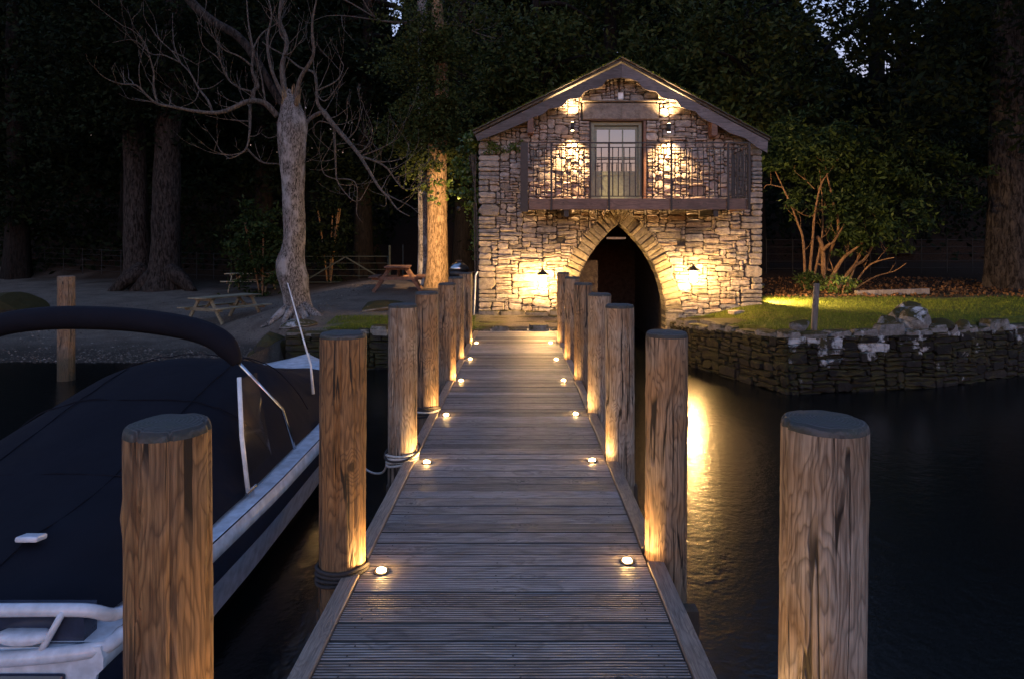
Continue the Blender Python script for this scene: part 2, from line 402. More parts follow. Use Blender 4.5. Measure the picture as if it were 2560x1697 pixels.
# lake
m = MB(); m.add([(-300, -250, ZW), (300, -250, ZW), (300, 40, ZW), (-300, 40, ZW)], [(0, 1, 2, 3)])
t = NT('lake_water'); t.base((.004, .005, .005)); t.p.inputs['Roughness'].default_value = .22; t.p.inputs['IOR'].default_value = 1.33
v = t.coords((1, 1.0, 1)); h = t.math('ADD', t.noise(v, 7.0, 3, .6), t.math('MULTIPLY', t.noise(v, 26, 2, .5), .30))
t.bump(h, .22, .030); M['water'] = t.m
tag(m.build('water', M['water']), kind='structure')

# ------------------------------------------------------------------ rubble masonry
def rubble(x0, x1, z0, z1, free, rng, sizes, cw=.05, ch=.035):
    nxx = int(round((x1 - x0) / cw)); nzz = int(round((z1 - z0) / ch))
    occ = np.ones((nzz, nxx), bool)
    for j in range(nzz):
        for i in range(nxx):
            occ[j, i] = not free(x0 + (i + .5) * cw, z0 + (j + .5) * ch)
    out = []
    for j in range(nzz):
        for i in range(nxx):
            if occ[j, i]: continue
            (wa, wb), (ha, hb) = sizes(x0 + i * cw, z0 + j * ch, rng)
            w = rng.randint(wa, wb); hh = rng.randint(ha, hb)
            k = 0
            while k < w and i + k < nxx and not occ[j, i + k]: k += 1
            w = k
            k = 1
            while k < hh and j + k < nzz and not occ[j + k, i:i + w].any(): k += 1
            hh = k
            # swallow a leftover sliver on the right
            if i + w < nxx and not occ[j, i + w] and (i + w + 1 >= nxx or occ[j, i + w + 1]) and not occ[j:j+hh, i+w].any(): w += 1
            occ[j:j + hh, i:i + w] = True
            out.append((x0 + i * cw, z0 + j * ch, w * cw, hh * ch))
    return out
def stone_geo(w, h, rng, proud=.05, gap=.008, rough=1.0):
    """irregular pillowed block, centred, front towards -y"""
    a, b = w / 2 - gap, h / 2 - gap * .8
    cx = min(a, b)
    pts = []
    n = max(2, int(w / .14))
    def j(s): return rng.uniform(-s, s) * rough
    for sx, sz in ((-1, -1), (1, -1), (1, 1), (-1, 1)):
        c1 = cx * rng.uniform(.12, .8); c2 = cx * rng.uniform(.12, .9)
        A = (sx * a, sz * (b - c1)); B = (sx * (a - c2), sz * b)
        pts += ([A, B] if sx * sz < 0 and False else ([B, A] if (sx, sz) in ((1, -1), (-1, 1)) else [A, B]))
        if (sx, sz) == (-1, -1) or (sx, sz) == (1, 1):
            for k in range(1, n):
                f = k / n
                pts.append((sx * a * (1 - 2 * f), sz * b + j(.012)))
    d = proud * rng.uniform(.45, 1.25); tx = rng.uniform(-.22, .22); tz = rng.uniform(-.25, .25)
    N = len(pts); vs = []
    ins = min(.013, cx * .28)
    for lay in range(3):
        for (px, pz) in pts:
            if lay == 0: vs.append((px, .06, pz))
            elif lay == 1: vs.append((px + j(.004), -d * .45 + j(.006), pz + j(.004)))
            else:
                L = math.hypot(px, pz) + 1e-6; k = max(0, 1 - ins / L * rng.uniform(.6, 1.8))
                vs.append((px * k, -d + tx * px * .35 + tz * pz * .35 + j(.008), pz * k))
    vs.append((j(.2) * a, -d - rng.uniform(-.004, .016), j(.2) * b))
    fs = []
    for lay in range(2):
        for i in range(N): fs.append((lay*N+i, lay*N+(i+1) % N, (lay+1)*N+(i+1) % N, (lay+1)*N+i))
    for i in range(N): fs.append((2*N+i, 2*N+(i+1) % N, 3*N))
    return vs, fs
def WARP(x, z, k):
    return .032 * noise.noise((x * 2.1, z * 2.1, k * 9.7)) + .014 * noise.noise((x * 6.3, z * 6.3, k * 5.1))
def lay_stones(rects, frame, parent, mat, rng, limit, proud=.05, gap=.008, name='stone', matfn=None):
    """the largest as parts of their own, the rest joined"""
    rects = sorted(rects, key=lambda r: -r[2] * r[3])
    rest = {}
    for k, (x, z, w, h) in enumerate(rects):
        vs, fs = stone_geo(w, h, rng, proud, gap)
        cx, cz = x + w / 2, z + h / 2
        vs = [(px + WARP(px + cx, pz + cz, 1), py, pz + WARP(px + cx, pz + cz, 2)) for px, py, pz in vs]
        mm = matfn(cx, cz) if matfn else mat
        rot = Matrix.Rotation(rng.uniform(-.05, .05), 4, 'Y')
        T = frame @ Matrix.Translation((cx, 0, cz)) @ rot
        if k < limit:
            me = bpy.data.meshes.new(name); me.from_pydata(vs, [], fs); me.update()
            o = link_mesh(name, me, mm, parent); o.matrix_local = T
        else:
            mb = rest.setdefault(mm.name, (MB(), mm))[0]
            mb.add([T @ Vector(p) for p in vs], fs)

    for k_, (mb, mm) in rest.items():
        tag(mb.build('small_stones', mm, parent), kind='stuff')
def wall_frame(p0, p1):
    d = Vector((p1[0] - p0[0], p1[1] - p0[1], 0)).normalized(); n = Vector((0, 0, 1)).cross(d)
    return Matrix(((d.x, n.x, 0, p0[0]), (d.y, n.y, 0, p0[1]), (0, 0, 1, 0), (0, 0, 0, 1)))
def retaining_wall(name, label, cat, pts, tops, mats, seed, limit, bottom=-1.05, cap=True):
    rng = random.Random(seed)
    root = empty(name, (0, 0, 0), label, cat)
    allr = []
    core = MB()
    tot = sum(math.dist(a, b) for a, b in zip(pts, pts[1:]))
    for k in range(len(pts) - 1):
        a, b = pts[k], pts[k + 1]; L = math.dist(a, b); F = wall_frame(a, b); za, zb = tops[k], tops[k + 1]
        top = lambda s: za + (zb - za) * s / L
        rects = rubble(0, L, bottom, max(za, zb), lambda x, z: z < top(x) - .05, rng,
                       lambda x, z, r: ((4, 12), (2, 3)) if r.random() < .6 else ((5, 15), (3, 6)) if r.random() < .8 else ((3, 8), (1, 2)))
        lay_stones(rects, F, root, mats[0], rng, int(limit * L / tot), .07, .006)
        q = [F @ Vector(p) for p in ((0,.02,-1.9),(L,.02,-1.9),(L,.02,zb-.05),(0,.02,za-.05),(0,.42,-1.9),(L,.42,-1.9),(L,.42,zb-.05),(0,.42,za-.05))]
        core.add(q, [(0,1,2,3),(5,4,7,6),(3,2,6,7),(0,3,7,4),(1,5,6,2)])
        s = 0
        while cap and s < L - .05:
            w = min(rng.uniform(.22, .62), L - s); dp = rng.uniform(.22, .42); hh = rng.uniform(.05, .11) if rng.random() < .7 else rng.uniform(.11, .2)
            m = MB(); vs = []
            n = 8
            for zz, kk in ((-.02, 1.0), (hh * .6, 1.0), (hh, .88)):
                for i in range(n):
                    an = 2 * math.pi * (i + .5) / n
                    ex = math.copysign(abs(math.cos(an)) ** .45, math.cos(an)); ey = math.copysign(abs(math.sin(an)) ** .45, math.sin(an))
                    vs.append((ex * w / 2 * kk * rng.uniform(.9, 1.04), ey * dp / 2 * kk * rng.uniform(.88, 1.06), zz + rng.uniform(-.012, .012)))
            vs.append((0, 0, hh + rng.uniform(0, .02)))
            fs = [(r*n+i, r*n+(i+1) % n, (r+1)*n+(i+1) % n, (r+1)*n+i) for r in range(2) for i in range(n)] + [(2*n+i, 2*n+(i+1) % n, 3*n) for i in range(n)]
            m.add(vs, fs)
            o = m.build('coping_stone', mats[1], root)
            o.matrix_local = F @ Matrix.Translation((s + w / 2, dp / 2 - .07, top(s + w / 2) - .06)) @ Matrix.Rotation(rng.uniform(-.07, .07), 4, 'Z')
            s += w + .01
    core.build('wall_core', M['moss_core'], root)
    return root

# ------------------------------------------------------------------ boathouse
rng = random.Random(7)
YF = 16.8; SF = YF / K
AX = 2.43
ARCH = [(-1.9, 1.15), (.25, 1.15), (.50, 1.12), (.83, 1.045), (1.16, .935), (1.49, .775), (1.83, .54), (2.16, .25), (2.37, 0.0)]
def arch_hw(z): return lerp_tab(ARCH, z) if z < 2.37 else 0.0
def arch_top(x):
    h = abs(x - AX)
    if h >= 1.15: return -9
    inv = [(w, z) for z, w in ARCH[1:]][::-1]
    return lerp_tab(inv, h)
def C1(cx, cy, Y): return P(1062.4 + .31235 * cx, 110.85 + .31235 * cy, Y)
RIDGE = (2.49, 6.33); EAL = (-1.05, 4.50); EAR = (5.98, 4.28)
def roof_z(x):
    if x < RIDGE[0]: return RIDGE[1] + (EAL[1] - RIDGE[1]) * (RIDGE[0] - x) / (RIDGE[0] - EAL[0])
    return RIDGE[1] + (EAR[1] - RIDGE[1]) * (x - RIDGE[0]) / (EAR[0] - RIDGE[0])
HX0, HX1 = -.99, 5.92
house = empty('boathouse', (2.46, YF, 0), 'stone boathouse with pointed water arch, balcony and slate gable roof', 'boathouse')
house_inv = Matrix.Translation((-2.46, -YF, 0))
def under(o, parent=house):
    o.parent = parent; o.matrix_parent_inverse = Matrix.Identity(4)
    if parent is house: o.matrix_local = house_inv @ o.matrix_local
    return o
D0, D1, DZ0, DZ1 = 1.747, 3.10, 2.80, 4.89
L0, L1, LZ0, LZ1 = 1.53, 3.41, 4.90, 5.36
RING = .40
def in_ring(x, z):
    # distance to arch curve, sampled
    best = 9
    for (px, pz) in ARCHPTS:
        d = (px - x) ** 2 + (pz - z) ** 2
        if d < best: best = d
    return best < (RING - .02) ** 2
def arch_side(s, z): return AX + s * arch_hw(z)
ARCHPTS = [(arch_side(s, z), z) for s in (-1, 1) for z in np.arange(.30, 2.38, .05)]
HOLES = [(1295, 554), (1573, 560)]
HOLES = [(P(u, v, YF).x, P(u, v, YF).z) for u, v in HOLES]
def quoin_w(z, side):
    k = math.floor((z + 1.05) / .30); r = random.Random(k * 3 + side)
    return r.choice((.24, .40, .50, .30))
def free(x, z):
    if z > roof_z(x) - .06 or x < HX0 or x > HX1: return False
    if D0 - .02 < x < D1 + .02 and DZ0 < z < DZ1 + .02: return False
    if L0 < x < L1 and LZ0 < z < LZ1: return False
    if abs(x - AX) < arch_hw(z) + .01: return False
    if z > .25 and in_ring(x, z): return False
    for hx, hz in HOLES:
        if abs(x - hx) < .085 and abs(z - hz) < .085: return False
    if x < HX0 + quoin_w(z, 0) or x > HX1 - quoin_w(z, 1): return z > 4.1
    return True
def sizes(x, z, r):
    q = r.random()
    if z < 2.5:
        if q < .55: return (5, 14), (1, 3)
        if q < .85: return (3, 9), (2, 4)
        return (7, 15), (3, 6)
    if q < .45: return (3, 8), (2, 3)
    if q < .75: return (2, 6), (2, 5)
    if q < .9: return (5, 11), (1, 2)
    return (5, 9), (4, 7)
rects = rubble(HX0, HX1, -1.05, 6.3, free, rng, sizes)
FR = house_inv @ Matrix.Translation((0, YF, 0))
lay_stones(rects, FR, house, M['stone'], rng, 300, .06, .007)
# quoins
for side in (0, 1):
    k = 0; z = -1.05
    while z < 4.15:
        h = .30; w = quoin_w(z + .1, side)
        n = rng.choice((1, 2, 2, 3))
        for q in range(n):
            hh = h / n; vs, fs = stone_geo(w + .03, hh, rng, .075, .008)
            me = bpy.data.meshes.new('quoin'); me.from_pydata(vs, [], fs)
            # give the block its return along the side wall
            o = link_mesh('quoin', me, M['quoin'], house)
            x = HX0 + w / 2 - .02 if side == 0 else HX1 - w / 2 + .02
            o.matrix_local = FR @ Matrix.Translation((x, 0, z + hh * (q + .5)))
        z += h
# arch ring
for s in (-1, 1):
    zz = .22; acc = 0
    path = [(arch_side(s, z), z) for z in np.arange(.22, 2.375, .01)]
    i = 0
    while i < len(path) - 1:
        step = rng.uniform(.085, .17); j = i; L = 0
        while j < len(path) - 1 and L < step:
            L += math.dist(path[j], path[j + 1]); j += 1
        (xa, za), (xb, zb) = path[i], path[j]
        tx, tz = xb - xa, zb - za; l = math.hypot(tx, tz); tx /= l; tz /= l
        nx_, nz_ = (tz * s, -tx * s)
        if nx_ * s < 0: nx_, nz_ = -nx_, -nz_
        # fan towards upright near the apex
        ln = RING * rng.uniform(.85, 1.15); pr = rng.uniform(.03, .08)
        g = .007
        # gradually lean the joints
        A = (xa + tx * g, za + tz * g); B = (xb - tx * g, zb - tz * g)
        C = (B[0] + nx_ * ln + tx * .02, B[1] + nz_ * ln + tz * .02); Dp = (A[0] + nx_ * ln, A[1] + nz_ * ln)
        if s < 0 and C[0] > AX - .01: C = (AX - .01, C[1])
        if s > 0 and C[0] < AX + .01: C = (AX + .01, C[1])
        poly = [A, B, C, Dp]
        if s > 0: poly = poly[::-1]
        mid = [((poly[q][0] + poly[(q+1) % 4][0]) / 2 + rng.uniform(-.006, .006), (poly[q][1] + poly[(q+1) % 4][1]) / 2 + rng.uniform(-.006, .006)) for q in range(4)]
        ring = [p for q in range(4) for p in (poly[q], mid[q])]
        cx = sum(p[0] for p in ring) / 8; cz = sum(p[1] for p in ring) / 8
        vs = [(x, YF + .46, z) for x, z in ring] + [(x, YF - pr * .6 + rng.uniform(-.006, .006), z) for x, z in ring]
        vs += [(cx + (x - cx) * .86, YF - pr + rng.uniform(-.010, .010), cz + (z - cz) * .86) for x, z in ring] + [(cx, YF - pr - .008, cz)]
        fs = [(r*8+q, r*8+(q+1) % 8, (r+1)*8+(q+1) % 8, (r+1)*8+q) for r in range(2) for q in range(8)] + [(16+q, 16+(q+1) % 8, 24) for q in range(8)]
        me = bpy.data.meshes.new('arch_stone'); me.from_pydata(vs, [], fs)
        under(link_mesh('arch_stone', me, M['slate_ring']))
        i = j
for k_ in range(6):
    a0, a1 = [R(-33 + 11 * (k_ + q)) for q in (.06, .94)]
    ln = RING * rng.uniform(.95, 1.25); pr = rng.uniform(.035, .075)
    poly = [(AX + math.sin(a) * r_, 2.345 + math.cos(a) * r_) for a, r_ in ((a0, .05), (a1, .05), (a1, ln), (a0, ln * rng.uniform(.95, 1.05)))]
    m = MB(); m.prism(poly, YF - pr, YF + .44); under(m.build('arch_stone', M['slate_ring'], bevel=.008))
# jamb stones of the arch, down to the water
for s in (-1, 1):
    z = -1.05
    while z < .2:
        h = min(rng.uniform(.10, .22), .22 - z) if z < .1 else .22 - z
        if h < .03: break
        m = MB(); x0 = AX + s * 1.15; w = rng.uniform(.22, .5)
        m.box((x0 + s * w / 2, YF + .2, z + h / 2), (w, .52 + rng.uniform(0, .06), h - .012), m=Matrix.Rotation(rng.uniform(-.02, .02), 3, 'Y'))
        o = under(m.build('jamb_stone', M['slate_ring'], bevel=.012))
        z += h
# backing of the walls
m = MB()
cols_ = sorted(set([HX0 + .03, HX1 - .03, D0, D1, AX, RIDGE[0]] + [AX + s * w for z, w in ARCH[1:] for s in (-1, 1)] + list(np.arange(HX0 + .3, HX1 - .2, .35))))
for a, b in zip(cols_, cols_[1:]):
    if b - a < 1e-4: continue
    xm = (a + b) / 2
    za = arch_top(a) if abs(xm - AX) < 1.15 else -1.9; zb = arch_top(b) if abs(xm - AX) < 1.15 else -1.9
    if abs(xm - AX) < 1.15: za = max(za, .25); zb = max(zb, .25)
    ta, tb = roof_z(a) - .04, roof_z(b) - .04
    spans = [((za, zb), (DZ0, DZ0)), ((DZ1, DZ1), (ta, tb))] if D0 - 1e-3 < xm < D1 + 1e-3 else [((za, zb), (ta, tb))]
    for (la, lb), (ua, ub) in spans:
        y0, y1 = YF + .015, YF + .45
        m.add([(a,y0,la),(b,y0,lb),(b,y0,ub),(a,y0,ua),(a,y1,la),(b,y1,lb),(b,y1,ub),(a,y1,ua)],
              [(0,1,2,3),(5,4,7,6),(3,2,6,7),(0,4,5,1),(0,3,7,4),(1,5,6,2)])
YB = 25.0
m.box(((HX0 + .27), (YF + .45 + YB) / 2, 1.2), (.5, YB - YF - .45, 6.2)); m.box((HX1 - .27, (YF + .45 + YB) / 2, 1.0), (.5, YB - YF - .45, 6.2))
m.prism([(HX0 + .02, -1.9), (HX1 - .02, -1.9), (HX1 - .02, roof_z(HX1) - .05), (RIDGE[0], RIDGE[1] - .05), (HX0 + .02, roof_z(HX0) - .05)], YB - .4, YB)
under(m.build('wall_core', M['mortar']))
# interior of the boat bay
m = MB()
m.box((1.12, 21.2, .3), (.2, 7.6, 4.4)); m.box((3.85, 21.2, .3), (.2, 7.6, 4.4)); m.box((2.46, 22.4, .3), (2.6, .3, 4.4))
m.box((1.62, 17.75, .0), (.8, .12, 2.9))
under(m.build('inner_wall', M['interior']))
m = MB(); m.box((2.46, 21.2, 2.66), (2.8, 7.6, .12)); under(m.build('upper_floor', M['under']))
for y in (18.2, 19.4, 20.6):
    m = MB(); m.box((2.46, y, 2.5), (2.6, .14, .2)); under(m.build('floor_joist', M['under']))
m = MB(); m.bar((2.22, 17.55, 2.02), (2.72, 17.55, 2.02), .09, .06); under(m.build('batten_light', M['white'], bevel=.01))
# moulded lintel, drip ledge
m = MB(); m.box(((L0 + L1) / 2, YF + .12, (LZ0 + LZ1) / 2 - .01), (L1 - L0 - .02, .42, LZ1 - LZ0 - .05)); under(m.build('lintel', M['quoin'], bevel=.025))
m = MB(); m.box(((L0 + L1) / 2, YF - .02, LZ1 + .002), (L1 - L0 + .05, .26, .035)); under(m.build('drip_ledge', M['slab'], bevel=.008))
# door
door = under(empty('door'))
m = MB(); fx0, fx1 = D0 + .005, D1 - .085; yd = YF + .13
for x in (fx0 + .045, fx1 - .045): m.box((x, yd, (2.9 + DZ1) / 2), (.085, .12, DZ1 - 2.9 - .012))
m.box(((fx0 + fx1) / 2, yd, DZ1 - .05), (fx1 - fx0 - .17, .12, .085))
m.build('door_frame', M['door'], door, bevel=.006)
lx0, lx1 = fx0 + .092, fx1 - .092; m = MB(); yl = YF + .16
for x in (lx0 + .03, lx1 - .03): m.box((x, yl, 3.84), (.06, .05, 1.88))
for z, h in ((4.745, .07), (3.62, .10), (2.98, .14)): m.box(((lx0 + lx1) / 2, yl, z), (lx1 - lx0 - .12, .046, h))
pw = (lx1 - lx0 - .12 - 2 * .03) / 3; zt, zbm = 4.71, 3.67; ph = (zt - zbm - 2 * .03) / 3
for k in (1, 2): m.box((lx0 + .06 + k * pw + (k - .5) * .03, yl, (zt + zbm) / 2), (.03, .04, zt - zbm)); m.box(((lx0 + lx1) / 2, yl, zbm + k * ph + (k - .5) * .03), (lx1 - lx0 - .12, .036, .03))
o = m.build('leaf_frame', M['door'], door, bevel=.004)
for r_ in range(3):
    for c_ in range(3):
        m = MB(); m.box((lx0 + .06 + pw * (c_ + .5) + .03 * c_, yl + .004, zbm + ph * (r_ + .5) + .03 * r_), (pw + .006, .008, ph + .006)); m.build('pane', M['glass'], door)
nb = 7; bw = (lx1 - lx0 - .12) / nb
for k in range(nb):
    m = MB(); m.box((lx0 + .06 + bw * (k + .5), yl + .004, 3.31), (bw - .008, .026, .53)); m.build('board', M['door'], door)
m = MB(); m.box((lx0 + .03, yl - .03, 3.78), (.035, .012, .16)); m.bar((lx0 + .03, yl - .06, 3.8), (lx0 + .15, yl - .06, 3.8), .02, .02); m.build('handle', M['black'], door)
m = MB(); m.box((D1 - .035, YF + .10, (2.9 + DZ1) / 2), (.065, .30, DZ1 - 2.9)); under(m.build('door_jamb', M['timber'], bevel=.006))
m = MB(); m.box(((D0 + D1) / 2, YF + .10, DZ1 + .012), (D1 - D0 - .01, .30, .02)); under(m.build('door_head', M['timber']))
# put-log holes are recesses in the stones above; gable sensor is a thing of its own
# barge boards
Yb = YF - .36
lower_l = [(1195,225),(1140,228),(1085,240),(1052,285),(1015,303),(960,312),(915,335),(885,374),(840,381),(800,386),(765,425),(735,444),(660,452),(625,487),(590,503),(545,515),(500,545),(420,578),(300,628),(130,692)]
upper_l = [(112,648),(1195,118)]
lower_r = [(1195,225),(1260,232),(1320,255),(1350,300),(1390,318),(1450,328),(1490,372),(1540,384),(1595,390),(1630,440),(1690,462),(1740,472),(1775,515),(1830,545),(1900,572),(1990,632),(2060,655),(2110,672),(2190,735),(2270,778)]
upper_r = [(2275,690),(1195,118)]
for lo, up, nm in ((lower_l, upper_l, 'l'), (lower_r, upper_r, 'r')):
    pts = [C1(x, y, Yb) for x, y in lo] + [C1(x, y, Yb) for x, y in up]
    ps = [(p.x, p.z) for p in pts]
    if nm == 'r': ps = [(x + .006, z) if i in (0, len(ps) - 1) else (x, z) for i, (x, z) in enumerate(ps)]
    m = MB(); m.prism(ps if nm == 'r' else ps, Yb - .025, Yb + .025); o = under(m.build('bargeboard', M['barge']))
# roof: boarding, slates at the verge and eaves
def roof_pt(s, f, lift=0.0):                    # s side, f 0 ridge .. 1 eave
    ap = C1(1195, 100, Yb); ev = C1(100, 640, Yb) if s < 0 else C1(2288, 690, Yb)
    return Vector((ap.x + (ev.x - ap.x) * f, 0, ap.z + (ev.z - ap.z) * f + lift))
for s in (-1, 1):
    a, b = roof_pt(s, 0, .0), roof_pt(s, 1.0, .0)
    m = MB(); m.add([(a.x, Yb - .03, a.z), (b.x, Yb - .03, b.z), (b.x, YB + .3, b.z), (a.x, YB + .3, a.z), (a.x, Yb - .03, a.z + .05), (b.x, Yb - .03, b.z + .05), (b.x, YB + .3, b.z + .05), (a.x, YB + .3, a.z + .05)],
          [(0,3,2,1),(4,5,6,7),(0,1,5,4),(1,2,6,5),(2,3,7,6),(3,0,4,7)])
    roof = under(m.build('roof', M['slate']))
    d = (b - a); L = d.length; d.normalize(); n = 20
    for row in range(2):
        for k in range(n):
            f = (k + .5) / n; c = roof_pt(s, f, .068 + .006 * (k % 2)); ww = .26
            m = MB(); m.box((0, 0, 0), (L / n * 1.22, ww * 1.6, .014), m=Matrix.Rotation(rng.uniform(-.03, .03), 3, 'Z'))
            o = m.build('slate', M['slate'], house)
            ang = math.atan2(-d.z, d.x)
            o.matrix_local = house_inv @ Matrix.Translation((c.x, Yb + .09 + row * .40 + rng.uniform(-.018, .018), c.z)) @ Matrix.Rotation(ang - .03 * s, 4, 'Y')
for k in range(22):
    c = roof_pt(1, 0, .11); m = MB(); m.prism([(-.16, -.10), (0, 0), (.16, -.10), (.15, -.125), (0, -.03), (-.15, -.125)], 0, .36)
    if k < 6: under(m.build('ridge_tile', M['slate'], loc=(c.x, Yb - .10 + k * .37, c.z)))
# moss along the verge
m = MB()
for s in (-1, 1):
    for k in range(900):
        f = rng.random(); c = roof_pt(s, f, .085); 
        p = Vector((c.x, Yb - .12 + abs(rng.gauss(0, .10)), c.z + rng.uniform(-.01, .01)))
        h = rng.uniform(.012, .05); a = rng.uniform(0, 6.28); w = .012
        m.add([p + Vector((math.cos(a) * w, math.sin(a) * w, 0)), p - Vector((math.cos(a) * w, math.sin(a) * w, 0)), p + Vector((rng.uniform(-.03, .03), rng.uniform(-.05, .02), h))], [(0, 1, 2)])
tag(under(m.build('roof_moss', M['blade'])), kind='stuff')
# purlin ends
for cx, cy in ((520, 585), (1868, 605)):
    c = C1(cx, cy, YF - .18); m = MB(); m.box((c.x, YF - .18, c.z), (.15, .38, .38)); under(m.build('purlin_end', M['timber'], bevel=.015))
# balcony
BY = 15.5
balcony = under(empty('balcony'))
def bx(cx): return C1(cx, 0, BY).x
def bz(cy): return C1(0, cy, BY).z
X0, X1 = bx(455), bx(2135); ZT, ZF, ZB = bz(705), bz(1115), bz(1200)
post_x = [bx(675), bx(1100), bx(1560), bx(1978)]
edges = [bx(500)] + post_x + [bx(2118)]
for a, b in zip(edges, edges[1:]):
    m = MB(); m.box(((a + b) / 2, BY, (ZF + ZB) / 2), (b - a - .05, .05, ZF - ZB - .01)); m.build('fascia_board', M['fascia'], balcony, bevel=.005)
for x in (X0 + .03, X1 - .03):
    m = MB(); m.box((x, (BY + YF) / 2 + .02, (ZF + ZB) / 2), (.05, YF - BY - .1, ZF - ZB - .02)); m.build('side_beam', M['fascia'], balcony)
nb = 9
for k in range(nb):
    m = MB(); dy = (YF - .09 - BY - .04) / nb; m.box(((X0 + X1) / 2, BY + .04 + dy * (k + .5), ZF - .035), (X1 - X0 - .14, dy - .008, .04)); m.build('floor_board', M['timber'], balcony)
for x in (C1(775, 0, 16.1).x, C1(1842, 0, 16.1).x):
    m = MB(); m.box((x, (BY + .1 + YF) / 2, ZB - .03), (.10, YF - BY - .12, .13)); m.box((x, BY + .045, ZB - .06), (.11, .02, .19)); m.build('bracket', M['steel'], balcony)
for x in [*post_x]:
    m = MB(); m.box((x, BY - .045, (ZT + ZB) / 2), (.045, .03, ZT - ZB + .02)); m.build('rail_post', M['steel'], balcony)
m = MB(); m.box((bx(475), BY - .045, (ZT + ZB) / 2 - .02), (.17, .03, ZT - ZB + .05)); m.build('corner_plate', M['steel'], balcony)
m = MB(); m.box((X1, BY - .03, (ZT + ZB) / 2), (.05, .05, ZT - ZB)); m.build('rail_post', M['steel'], balcony)
m = MB(); m.box((X1, YF - .14, (ZT + ZF) / 2), (.05, .05, ZT - ZF)); m.build('rail_post', M['steel'], balcony)
m = MB(); m.box((X0, YF - .14, (ZT + ZF) / 2), (.05, .05, ZT - ZF)); m.build('rail_post', M['steel'], balcony)
zs = [(ZT, .03), (bz(740), .02), (bz(1100), .02)]
for z, h in zs:
    m = MB(); m.box(((bx(500) + X1) / 2, BY - .03, z), (X1 - bx(500) - .05, .02, h)); m.build('rail', M['steel'], balcony)
    for x in (X0, X1):
        m = MB(); m.box((x, (BY + YF) / 2 - .08, z), (.02, YF - BY - .20, h)); m.build('rail', M['steel'], balcony)
m0 = MB(); hb = bz(740) - bz(1100) - .02; m0.box((0, 0, 0), (.021, .021, hb)); bal = m0.mesh('baluster'); bal.materials.append(M['steel'])
zmid = (bz(740) + bz(1100)) / 2
k = 0; x = bx(500) + .128
while x < X1 - .06:
    if min(abs(x - p) for p in post_x) > .05: link_mesh('baluster', bal, None, balcony, (x, BY - .03, zmid))
    x += .1285
for X in (X0, X1):
    y = BY + .1
    while y < YF - .2:
        link_mesh('baluster', bal, None, balcony, (X, y, zmid)); y += .1285
for c_ in (door, balcony):
    c_.matrix_local = house_inv

def light(name, typ, loc, energy, color, rot=None, radius=.03, **kw):
    l = bpy.data.lights.new(name, typ); l.energy = energy / EXF; l.color = color; l.shadow_soft_size = radius
    for k_, v_ in kw.items(): setattr(l, k_, v_)
    o = bpy.data.objects.new(name, l); col.objects.link(o); o.location = loc
    if rot: o.rotation_euler = rot
    return o
# up-and-down wall lights
for cx, cy, lab in ((832, 588, 'small up and down wall light between the balcony door and the ivy-side gable stones'), (1545, 600, 'small up and down wall light on the hinge side, beyond the red door jamb')):
    c = C1(cx, cy, YF - .29); c.z += .02
    r0 = empty('wall_light', c, lab, 'wall light', 'paired lights beside the balcony door')
    m = MB(); m.tube([(0, 0, -.10), (0, 0, .10)], .045, 12); m.build('body', M['steel'], r0, True)
    m = MB(); m.box((0, .16, 0), (.05, .26, .05)); m.build('bracket', M['steel'], r0)
    for s in (-1, 1):
        m = MB(); m.tube([(0, 0, s * .100), (0, 0, s * .106)], .034, 12); m.build('lens', M['spot_lens'], r0)
        sp_ = light('spot_lamp', 'SPOT', (0, 0, s * .112), 1250 if s < 0 else 650, WARM2, (0, 0, 0) if s < 0 else (math.pi, 0, 0), .03, spot_size=R(112), spot_blend=1.0)
        sp_.parent = r0
# lanterns
for (u, v_, lab) in ((1254, 648, 'lit wall lantern on the deck side of the arch'), (1601, 638, 'lit wall lantern on the lawn side of the arch')):
    c = P(u, v_, YF - .60)
    r0 = empty('wall_lantern', c, lab, 'lantern', 'lanterns beside the arch')
    m = MB(); m.tube([(0, 0, -.12), (0, 0, .10)], .075, 12); m.build('glass', M['lantern_glass'], r0, True)
    m = MB(); m.tube([(0, 0, .13), (0, 0, .15), (0, 0, .22), (0, 0, .25)], [.15, .145, .05, .03], 12); m.build('cap', M['steel'], r0)
    m = MB(); m.tube([(0, 0, -.17), (0, 0, -.145)], [.09, .12], 12); m.build('base', M['steel'], r0)
    for q in range(6):
        a = q * math.pi / 3 + .3; m = MB(); m.bar((math.cos(a)*.115, math.sin(a)*.115, -.15), (math.cos(a)*.125, math.sin(a)*.125, .135), .010, .010); m.build('cage_bar', M['steel'], r0)
    for zz in (-.06, .04):
        m = MB(); m.tube([(math.cos(a)*.12, math.sin(a)*.12, zz) for a in np.linspace(0, 2*math.pi, 17)], .006, 5, False); m.build('cage_ring', M['steel'], r0)
    m = MB(); m.tube([(0, 0, .25), (0, .06, .29), (0, .46, .27), (0, .56, .18)], .014, 6); m.box((0, .565, .15), (.10, .03, .16)); m.build('bracket', M['steel'], r0)
# sensor box under the gable
c = C1(1187, 360, YF - .07); r0 = empty('security_sensor', c, 'white security sensor box in the gable peak', 'sensor')
m = MB(); m.box((0, 0, 0), (.13, .09, .17)); m.build('housing', M['white'], r0, bevel=.015)
m = MB(); m.tube([(0, -.02, -.075), (0, -.05, -.10)], [.045, .03], 10); m.build('lens', M['white'], r0)

